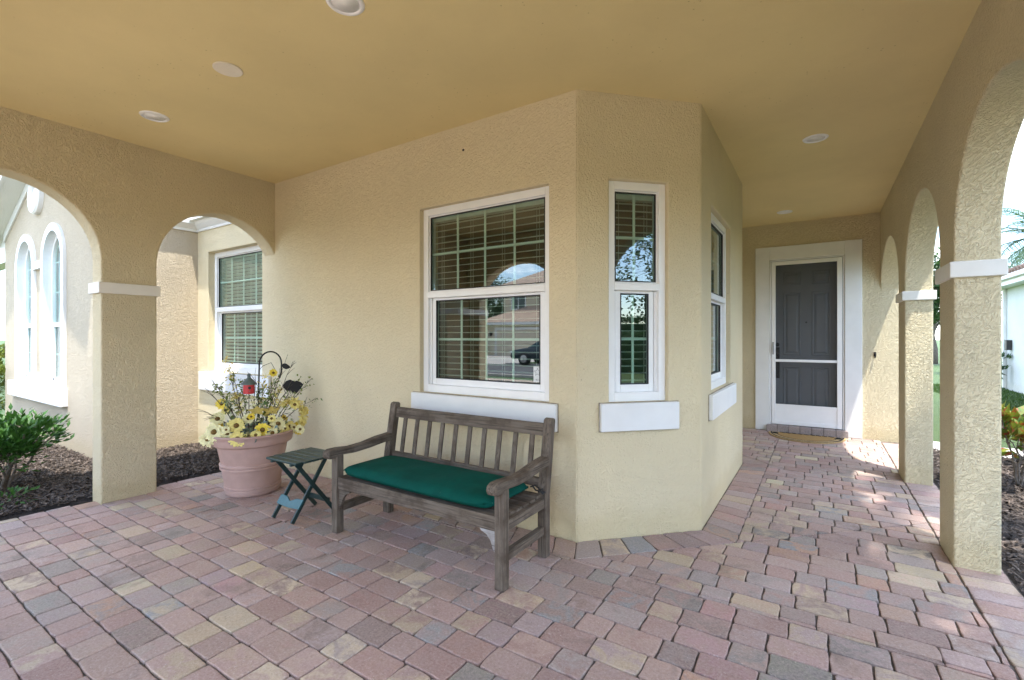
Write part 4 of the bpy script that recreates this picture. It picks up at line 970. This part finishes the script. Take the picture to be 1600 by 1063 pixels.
# ================================================================== MULCH
def chips(name, n, inside, zf, s0, s1, rng):
    m = MB()
    for i in range(n):
        x, y = inside()
        L = rng.uniform(s0, s1); w = L * rng.uniform(.18, .42); t = rng.uniform(.003, .008); a = rng.uniform(0, 2 * pi); ti, tj = rng.uniform(-.55, .55), rng.uniform(-.5, .5)
        u = Vector((cos(a), sin(a), ti)).normalized() * L / 2; v = Vector((-sin(a), cos(a), tj)).normalized() * w / 2; c = Vector((x, y, zf + rng.uniform(.0, .028))); nn = Vector((0, 0, t))
        m.add([c - u - v * .6, c + u * .9 - v, c + u + v * .5, c - u * .9 + v, c - u * .9 - v * .5 + nn, c + u * .85 - v * .8 + nn, c + u * .9 + v * .4 + nn, c - u * .8 + v * .8 + nn],
              [(4, 5, 6, 7), (0, 1, 5, 4), (1, 2, 6, 5), (2, 3, 7, 6), (3, 0, 4, 7)])
    o = m.build(name, 'chip', fix=False); return o
rg = random.Random(5)
def in_left():
    while True:
        x, y = rg.uniform(-8.4, -5.40), rg.uniform(-.3, YA - .02)
        if x < WX + .02 and y > WY - .02: continue
        return x, y
tag(chips('mulch', 13000, in_left, .012, .025, .075, rg), 'dark brown bark mulch covering the bed beyond the left arches', 'mulch', None, 'stuff')
tag(chips('mulch', 8000, lambda: (rg.uniform(.96, 2.72), rg.uniform(2.4, 7.98)), .0, .025, .075, rg), 'brown bark mulch along the outside of the right arcade', 'mulch', None, 'stuff')

# ================================================================== PLANTS
def leaf_quads(m, c, d, L, w, rng, fold=.25):
    u = Vector(d).normalized(); s = u.cross(Vector((0, 0, 1)))
    if s.length < .1: s = Vector((1, 0, 0))
    s.normalize(); s.rotate(Matrix.Rotation(rng.uniform(-.9, .9), 3, u)); n_ = s.cross(u)
    b = c + u * L * .45; m.add([c, b + s * w + n_ * w * fold, c + u * L - n_ * L * .08, b - s * w + n_ * w * fold, b], [(0, 1, 4), (1, 2, 4), (2, 3, 4), (3, 0, 4)])
def shrub(loc, h, spread, nst, nleaf, L, leafmat, label, group, seed, name='shrub', stemr=.012, flat=0.0, cat='shrub', lo=.45):
    rng = random.Random(seed); o = empty(name, loc, 0, label, cat, group); f = MB(); st = MB(); ends = []
    for k in range(nst):
        a = 2 * pi * k / nst + rng.uniform(-.4, .4); r_ = spread * rng.uniform(.35, 1); hh = h * rng.uniform(.62, 1) * (1 - .25 * r_ / spread)
        p = [Vector((0, 0, -.03))]
        for i in range(1, 7):
            t = i / 6; p.append(Vector((cos(a) * r_ * t ** 1.2 + rng.uniform(-.02, .02), sin(a) * r_ * t ** 1.2 + rng.uniform(-.02, .02), hh * t)))
        st.tube(p, [stemr * (1 - .7 * i / 6) for i in range(7)], 5)
        for b in range(5):
            i = rng.randint(3, 6); q = p[i]; e = q + Vector((rng.uniform(-1, 1), rng.uniform(-1, 1), rng.uniform(-.1, .8))).normalized() * spread * rng.uniform(.18, .4)
            st.tube([q, q.lerp(e, .5) + Vector((0, 0, .01)), e], [stemr * .4, stemr * .3, stemr * .15], 4); ends.append(e)
        ends.append(p[-1])
    for i in range(nleaf):
        e = rng.choice(ends); c = e + Vector((rng.gauss(0, 1), rng.gauss(0, 1), rng.gauss(0, .6))) * spread * .15
        if c.z < h * lo and rng.random() < .85: continue
        d = (c - Vector((0, 0, h * .4))).normalized() + Vector((rng.uniform(-.7, .7), rng.uniform(-.7, .7), rng.uniform(-.3, .7)))
        leaf_quads(f, c, d, L * rng.uniform(.7, 1.25), L * .24, rng)
    st.build('stem', 'twig_grey', o, smooth=True, fix=False); f.build('foliage', leafmat, o, fix=False); return o
shrub((-6.33, 1.12, 0), .66, .36, 12, 3000, .068, 'leaf_shrub', 'green leafy shrub with bare grey stems beside the left pillar', 'shrubs in the left bed', 21, stemr=.016, lo=.5)
shrub((-6.95, .70, 0), .62, .40, 10, 3200, .072, 'leaf_shrub', 'second green shrub cut by the left edge of the photo', 'shrubs in the left bed', 22, stemr=.016, lo=.45)
shrub((-8.6, 1.0, 0), .80, .34, 9, 2600, .072, 'leaf_shrub', 'small green shrub under the twin arched windows', 'shrubs in the left bed', 23, lo=.5)
shrub((-5.78, 1.05, 0), .13, .16, 5, 70, .05, 'leaf_shrub', 'low green sprig in the mulch by the left pillar', 'shrubs in the left bed', 24, stemr=.004, lo=.1)
shrub((-6.35, 2.15, 0), .10, .12, 4, 60, .05, 'leaf_hedge', 'tiny green seedling in the mulch under the small arch', 'shrubs in the left bed', 25, stemr=.003, lo=.1)
shrub((-11.6, 1.7, 0), 1.35, .55, 10, 4200, .075, 'leaf_yellow', 'yellow green bush behind the corner of the gabled wing', 'bushes', 26, lo=.1)
shrub((-7.6, -1.2, 0), 1.5, .8, 14, 5200, .07, 'leaf_shrub', 'tall green shrub in front of the porch, seen mirrored in the large window', 'bushes', 27, lo=.15)
shrub((1.60, 6.45, 0), .80, .26, 7, 240, .17, 'leaf_croton', 'croton with green, yellow and red leaves in the mulch beyond the nearest pillar', 'crotons by the right arcade', 31, 'croton', .011, cat='plant', lo=.55)
shrub((1.95, 7.6, 0), .62, .24, 6, 200, .15, 'leaf_croton', 'smaller croton further back behind the nearest pillar', 'crotons by the right arcade', 32, 'croton', .010, cat='plant', lo=.5)
shrub((4.05, 18.6, -.03), 1.15, .30, 7, 300, .14, 'leaf_hedge', 'dark small bush at the corner of the white neighbouring house', 'bushes', 33, lo=.3)
# lawn blades where the lawn shows between the pillars
m = MB(); rg = random.Random(9)
for i in range(26000):
    x = 2.6 + 3.2 * rg.random(); y = 6.3 + 13.5 * rg.random() ** 1.2
    if x > 4.4 and y > 8.9: continue
    if y < 8.8 and x < 2.75: continue
    hgt = rg.uniform(.03, .075); a = rg.uniform(0, 2 * pi); w = .006 + .0004 * y; m.add([(x - w * cos(a), y - w * sin(a), -.045), (x + w * cos(a), y + w * sin(a), -.045), (x + rg.uniform(-.03, .03), y + rg.uniform(-.03, .03), -.045 + hgt)], [(0, 1, 2)])
tag(m.build('grass', 'blade', fix=False), 'bright green grass blades on the side lawn beyond the right arcade', 'grass', None, 'stuff')
# trees
def tree(loc, h, cr, nleaf, L, label, seed, trunk_r=.16, leafmat='leaf_tree'):
    rng = random.Random(seed); o = empty('tree', loc, 0, label, 'tree', 'trees around the house'); t = MB(); f = MB(); tips_ = []
    base = [Vector((rng.uniform(-.1, .1) * i, rng.uniform(-.1, .1) * i, h * .55 * i / 5)) for i in range(6)]
    t.tube(base, [trunk_r * (1 - .09 * i) for i in range(6)], 10)
    for k in range(11):
        i = rng.randint(2, 5); q = base[i]; a = rng.uniform(0, 2 * pi); el = rng.uniform(.35, 1.1); L1 = cr * rng.uniform(.6, 1.05)
        e = q + Vector((cos(a) * cos(el), sin(a) * cos(el), sin(el))) * L1; mid = q.lerp(e, .5) + Vector((0, 0, -.1 * L1))
        t.tube([q, mid, e], [trunk_r * .42, trunk_r * .26, trunk_r * .1], 6); tips_ += [e, mid.lerp(e, .5)]
        for b in range(4):
            e2 = e + Vector((rng.gauss(0, 1), rng.gauss(0, 1), rng.gauss(.2, .7))) * cr * .32; t.tube([e, e2], [trunk_r * .1, trunk_r * .03], 4); tips_.append(e2)
    for i in range(nleaf):
        c = rng.choice(tips_) + Vector((rng.gauss(0, 1), rng.gauss(0, 1), rng.gauss(0, .8))) * cr * .14
        leaf_quads(f, c, Vector((rng.uniform(-1, 1), rng.uniform(-1, 1), rng.uniform(-.6, .8))), L * rng.uniform(.6, 1.3), L * .28, rng)
    t.build('trunk', 'bark', o, smooth=True, fix=False); f.build('crown', leafmat, o, fix=False); return o
tree((17.5, -7.5, 0), 7.5, 3.0, 7000, .24, 'broad dark tree beyond the side lawn, mirrored in the slim window', 41)
tree((21, -1.0, 0), 7.0, 3.2, 7000, .26, 'dark tree behind the side hedge', 42)
tree((22, -14, 0), 8, 3.4, 7000, .26, 'dark tree by the street corner beyond the hedge', 43)
tree((-28.2, -34.5, 0), 9.5, 2.8, 7000, .24, 'green tree left of the house across the street, mirrored in the large window', 44)
tree((-19.2, -9.0 - 7.2, 0), 5.2, 1.5, 4500, .16, 'young tree beside the garage across the street', 45, .08)
tree((5.2, 34, 0), 7, 2.0, 6000, .24, 'grey-trunked tree far behind the lawn between the pillars', 46)
tree((4.2, 46, 0), 8, 2.6, 6000, .28, 'large tree at the far end of the side lawn', 47)
# hedge along the side street
def hedge(x0, x1, y0, y1, h, n, L, label, seed):
    rng = random.Random(seed); o = empty('hedge', ((x0 + x1) / 2, (y0 + y1) / 2, 0), 0, label, 'hedge'); f = MB(); core = MB()
    core.box(-(x1 - x0) / 2 + .2, (x1 - x0) / 2 - .2, -(y1 - y0) / 2 + .2, (y1 - y0) / 2 - .2, 0, h - .2); core.build('branches', 'leaf_hedge', o)
    for i in range(n):
        x, y, z = rng.uniform(-.5, .5) * (x1 - x0), rng.uniform(-.5, .5) * (y1 - y0), rng.uniform(.02, 1) * h
        k = rng.random()
        if k < .45: x = rng.choice((-.5, .5)) * (x1 - x0) + rng.gauss(0, .06)
        elif k < .9: z = h + rng.gauss(0, .07)
        leaf_quads(f, Vector((x, y, z)), Vector((rng.uniform(-1, 1), rng.uniform(-1, 1), rng.uniform(-.3, 1))), L * rng.uniform(.7, 1.3), L * .3, rng)
    f.build('foliage', 'leaf_hedge', o, fix=False); return o
hedge(14.6, 15.8, -16, 9, 1.55, 16000, .13, 'clipped dark green hedge at the far side of the lawn', 51)
hedge(17.6, 19.2, -20, 9, 2.3, 16000, .17, 'tall dark green screen of shrubs behind the clipped hedge', 53)
hedge(-29, -23.9, -24.8, -23.6, 1.6, 5000, .12, 'clipped green hedge beside the garage across the street', 52)
# palm
def palm(loc, h, nf, L, label, seed, lean=(0, 0)):
    rng = random.Random(seed); o = empty('palm_tree', loc, 0, label, 'palm tree', 'trees around the house'); t = MB()
    t.tube([(0, 0, -.1), (lean[0] * .22, lean[1] * .22, h * .4), (lean[0] * .72, lean[1] * .72, h * .8), (lean[0], lean[1], h)], [.17, .12, .10, .12], 12); t.build('trunk', 'bark', o, smooth=True)
    for k in range(nf):
        f = MB(); a = 2.4 * k + rng.uniform(-.2, .2); el = 1.25 - 1.9 * k / nf; pts = []
        for i in range(9):
            s = i / 8; ang = el - 1.15 * s * s; pts.append(pts[-1] + Vector((cos(a) * cos(ang), sin(a) * cos(ang), sin(ang))) * L / 8 if pts else Vector((lean[0], lean[1], h)))
        f.tube(pts, [.03 - .0028 * i for i in range(9)], 4)
        for i in range(34):
            s = .12 + .88 * i / 34; j = min(7, int(s * 8)); q = pts[j].lerp(pts[j + 1], s * 8 - j); d = (pts[j + 1] - pts[j]).normalized(); sd_ = d.cross(Vector((0, 0, 1))).normalized()
            for sg in (-1, 1):
                ll = L * .34 * sin(pi * min(1, s * .9 + .12)) + .12; e = q + (d * .75 + sd_ * sg + Vector((0, 0, rng.uniform(-.5, .05)))).normalized() * ll; w = d * .022
                f.add([q - w, q + w, e], [(0, 1, 2)])
        f.build('frond', 'leaf_palm', o, fix=False)
    return o
palm((2.75, .75, 0), 4.9, 17, 1.75, 'slender palm beside the right arcade, added out of view to filter its sunlight', 62, (-.85, 1.55))  # out-of-view palm added to filter sun on the near pillar and arch
palm((2.95, 2.95, 0), 5.1, 7, 1.5, 'second slender palm beside the right arcade, leaning over the passage roof, added unseen to dapple the floor', 63, (-1.15, 1.55))  # another unseen palm, added to break up the sun patches in the passage
palm((6.9, 25.0, 0), 5.1, 26, 2.2, 'green palm crown rising behind the white neighbouring house', 61)

# ================================================================== NEIGHBOURING HOUSE (right)
nb = empty('neighbour_house', (9, 14, 0), 0, 'white neighbouring house with brown tiled roof beyond the side lawn', 'house')
def npart(m, name, mat, **k): return m.build(name, mat, nb, True, **k)
NX0, NY0, NY1 = 4.45, 9.0, 19.1
npart(MB().box(NX0, 14, NY0, NY1, -.1, 2.86), 'wall', 'neigh_wall', bevel=.01)
npart(MB().box(NX0 - .33, 14.3, NY0 - .33, NY1 + .33, 2.82, 2.86), 'soffit', 'soffit')
npart(MB().box(NX0 - .36, NX0 - .33, NY0 - .36, NY1 + .36, 2.81, 3.04), 'fascia', 'white')
npart(MB().box(NX0 - .46, NX0 - .362, NY0 - .36, NY1 + .36, 2.93, 3.05), 'gutter', 'white', bevel=.02)
npart(MB().box(NX0 - .33, 14.3, NY1 + .33, NY1 + .36, 2.81, 3.04), 'fascia', 'white')
rp = [(NX0 - .42, NY0 - .42, 3.05), (14.4, NY0 - .42, 3.05), (14.4, NY1 + .42, 3.05), (NX0 - .42, NY1 + .42, 3.05), (9.4, NY0 + 4.4, 5.0), (9.4, NY1 - 4.4, 5.0)]
npart(MB().add(rp, [(0, 1, 4), (1, 2, 5, 4), (2, 3, 5), (3, 0, 4, 5), (0, 3, 2, 1)]), 'roof', 'rooftile')
m = MB(); k = 0; yv = NY0 - .3
while yv < NY1 + .4:                 # barrel tiles running up the slope facing the lawn
    run = min(4.8, yv - NY0 + .42, NY1 + .42 - yv)
    if run > .1: m.tube([(NX0 - .45, yv, 3.075), (NX0 - .42 + run, yv, 3.09 + run * .398)], .085, 8)
    yv += .22
npart(m, 'roof_tiles', 'rooftile', smooth=True)['kind'] = 'stuff'
npart(MB().box(NX0 - .08, NX0 - .002, NY1 - .16, NY1 - .06, 0, 2.82), 'downspout', 'white', bevel=.01)
npart(MB().box(NX0 - .12, NX0 - .01, NY1 - .62, NY1 - .44, 1.08, 1.36), 'meter_box', 'seal', bevel=.01)

# ================================================================== HOUSE ACROSS THE STREET
op = empty('opposite_house', (-17.2, -29.1, -.2), 0, 'two storey beige house with garage across the street, mirrored in the large window', 'house')
def opart(m, name, mat, **k): m.v = [(v[0] + 14, v[1] + 23, v[2]) for v in m.v]; return m.build(name, mat, op, **k)
opart(MB().box(-20.2, -10.5, -26, -19.4, -.1, 2.75), 'wall', 'opp_wall'); opart(MB().box(-20.0, -4, -27.5, -22.0, 2.7, 5.9), 'upper_wall', 'opp_wall'); opart(MB().box(-10.5, -3.5, -27, -21.4, -.1, 2.75), 'wall', 'opp_wall')
def hip(x0, x1, y0, y1, z, hgt, inset): return MB().add([(x0, y0, z), (x1, y0, z), (x1, y1, z), (x0, y1, z), (x0 + inset, (y0 + y1) / 2, z + hgt), (x1 - inset, (y0 + y1) / 2, z + hgt)], [(0, 1, 5, 4), (1, 2, 5), (2, 3, 4, 5), (3, 0, 4), (0, 3, 2, 1)])
opart(hip(-20.8, -9.9, -26.6, -18.8, 2.86, 1.75, 4.0), 'roof', 'rooftile_light'); opart(hip(-20.6, -3.4, -28.1, -21.4, 6.0, 1.7, 3.4), 'roof', 'rooftile_light'); opart(hip(-10.6, -2.9, -27.6, -20.8, 2.86, 1.5, 3), 'roof', 'rooftile_light')
opart(MB().box(-20.75, -9.95, -18.95, -18.85, 2.66, 2.88), 'fascia', 'white'); opart(MB().box(-20.55, -3.45, -21.55, -21.45, 5.82, 6.02), 'fascia', 'white'); opart(MB().box(-20.75, -9.95, -19.4, -18.95, 2.64, 2.68), 'soffit', 'soffit')
gd = opart(MB().box(-18.9, -13.6, -19.4, -19.36, 0, 2.25), 'garage_door', 'garage')
for z in (.03, .59, 1.15, 1.71): 
    MB().box(-4.88, .38, 3.64, 3.655, z, z + .53).build('panel', 'garage', gd, bevel=.01)
opart(MB().box(-19.08, -18.9, -19.4, -19.33, 0, 2.43), 'garage_trim', 'white'); opart(MB().box(-13.6, -13.42, -19.4, -19.33, 0, 2.43), 'garage_trim', 'white'); opart(MB().box(-18.9, -13.6, -19.4, -19.33, 2.25, 2.43), 'garage_trim', 'white')
for xw in (-19.2, -14.0, -8.0):
    w_ = opart(MB().box(xw, xw + 1.5, -22.0, -21.93, 4.0, 5.4), 'window', 'white'); MB().box(xw + 14.1, xw + 14.71, 1.07, 1.08, 4.1, 5.3).build('pane', 'shutter', w_); MB().box(xw + 14.79, xw + 15.4, 1.07, 1.08, 4.1, 5.3).build('pane', 'shutter', w_)
for xl in (-19.45, -13.05): opart(MB().lathe([(.05, 0), (.10, .05), (.12, .25), (.02, .36), (0, .38)], 10, (xl, -19.28, 1.75)), 'wall_lamp', 'brass')
# car on the drive
car = empty('parked_car', (-11.7, -15.9, -.03), radians(0), 'dark blue green car parked by the driveway across the street, mirrored in the window', 'car')
prof = [(-2.25, .32), (-2.28, .55), (-2.15, .78), (-1.2, .92), (-.55, 1.36), (.1, 1.45), (.9, 1.42), (1.65, 1.05), (2.15, .98), (2.25, .70), (2.22, .34)]
def carside(w, prof_): return [(x, w, z) for x, z in prof_]
m = MB(); low = [(x, z if z < .95 else .92) for x, z in prof]
m.prism(carside(-.88, [(-2.25, .32), (-2.28, .55), (-2.15, .78), (-1.2, .92), (1.75, .96), (2.15, .94), (2.25, .70), (2.22, .34)]), (0, 0, 0), (0, 1.76, 0)); m.build('body', 'car', car, bevel=.08, seg=3, smooth=True)
cb = MB(); q = [(-1.25, .91), (-.5, 1.36), (.1, 1.45), (.9, 1.42), (1.7, .94)]; cb.add([(x, -.80 + (z - .91) * .32, z) for x, z in q] + [(x, .80 - (z - .91) * .32, z) for x, z in q], [(0, 1, 2, 3, 4), (9, 8, 7, 6, 5), (0, 5, 6, 1), (1, 6, 7, 2), (2, 7, 8, 3), (3, 8, 9, 4)]); cb.build('cabin', 'carglass', car, bevel=.04)
rfm = MB(); rfm.add([(x, s * (.655 if x < .9 else .65), z + .012) for s in (-1, 1) for x, z in ((-.5, 1.36), (.1, 1.45), (.9, 1.42))], [(0, 1, 4, 3), (1, 2, 5, 4)]); rfm.build('roof', 'car', car)
for x in (-1.4, 1.4):
    for s in (-1, 1):
        w_ = yl([(.33, 0), (.34, .04), (.34, .17), (.33, .21)], (x, s * .80 + .1, .33), 24).build('wheel', 'tyre', car, smooth=True); yl([(.21, 0), (.2, .01), (.0, .02)] if s < 0 else [(.21, 0), (.2, -.01), (.0, -.02)], (x, s * .91, .33), 18).build('rim', 'rim', w_)
for s in (-1, 1): MB().box(-2.30, -2.18, s * .66 - .16, s * .66 + .16, .60, .72).build('headlight', 'lens', car, bevel=.03)
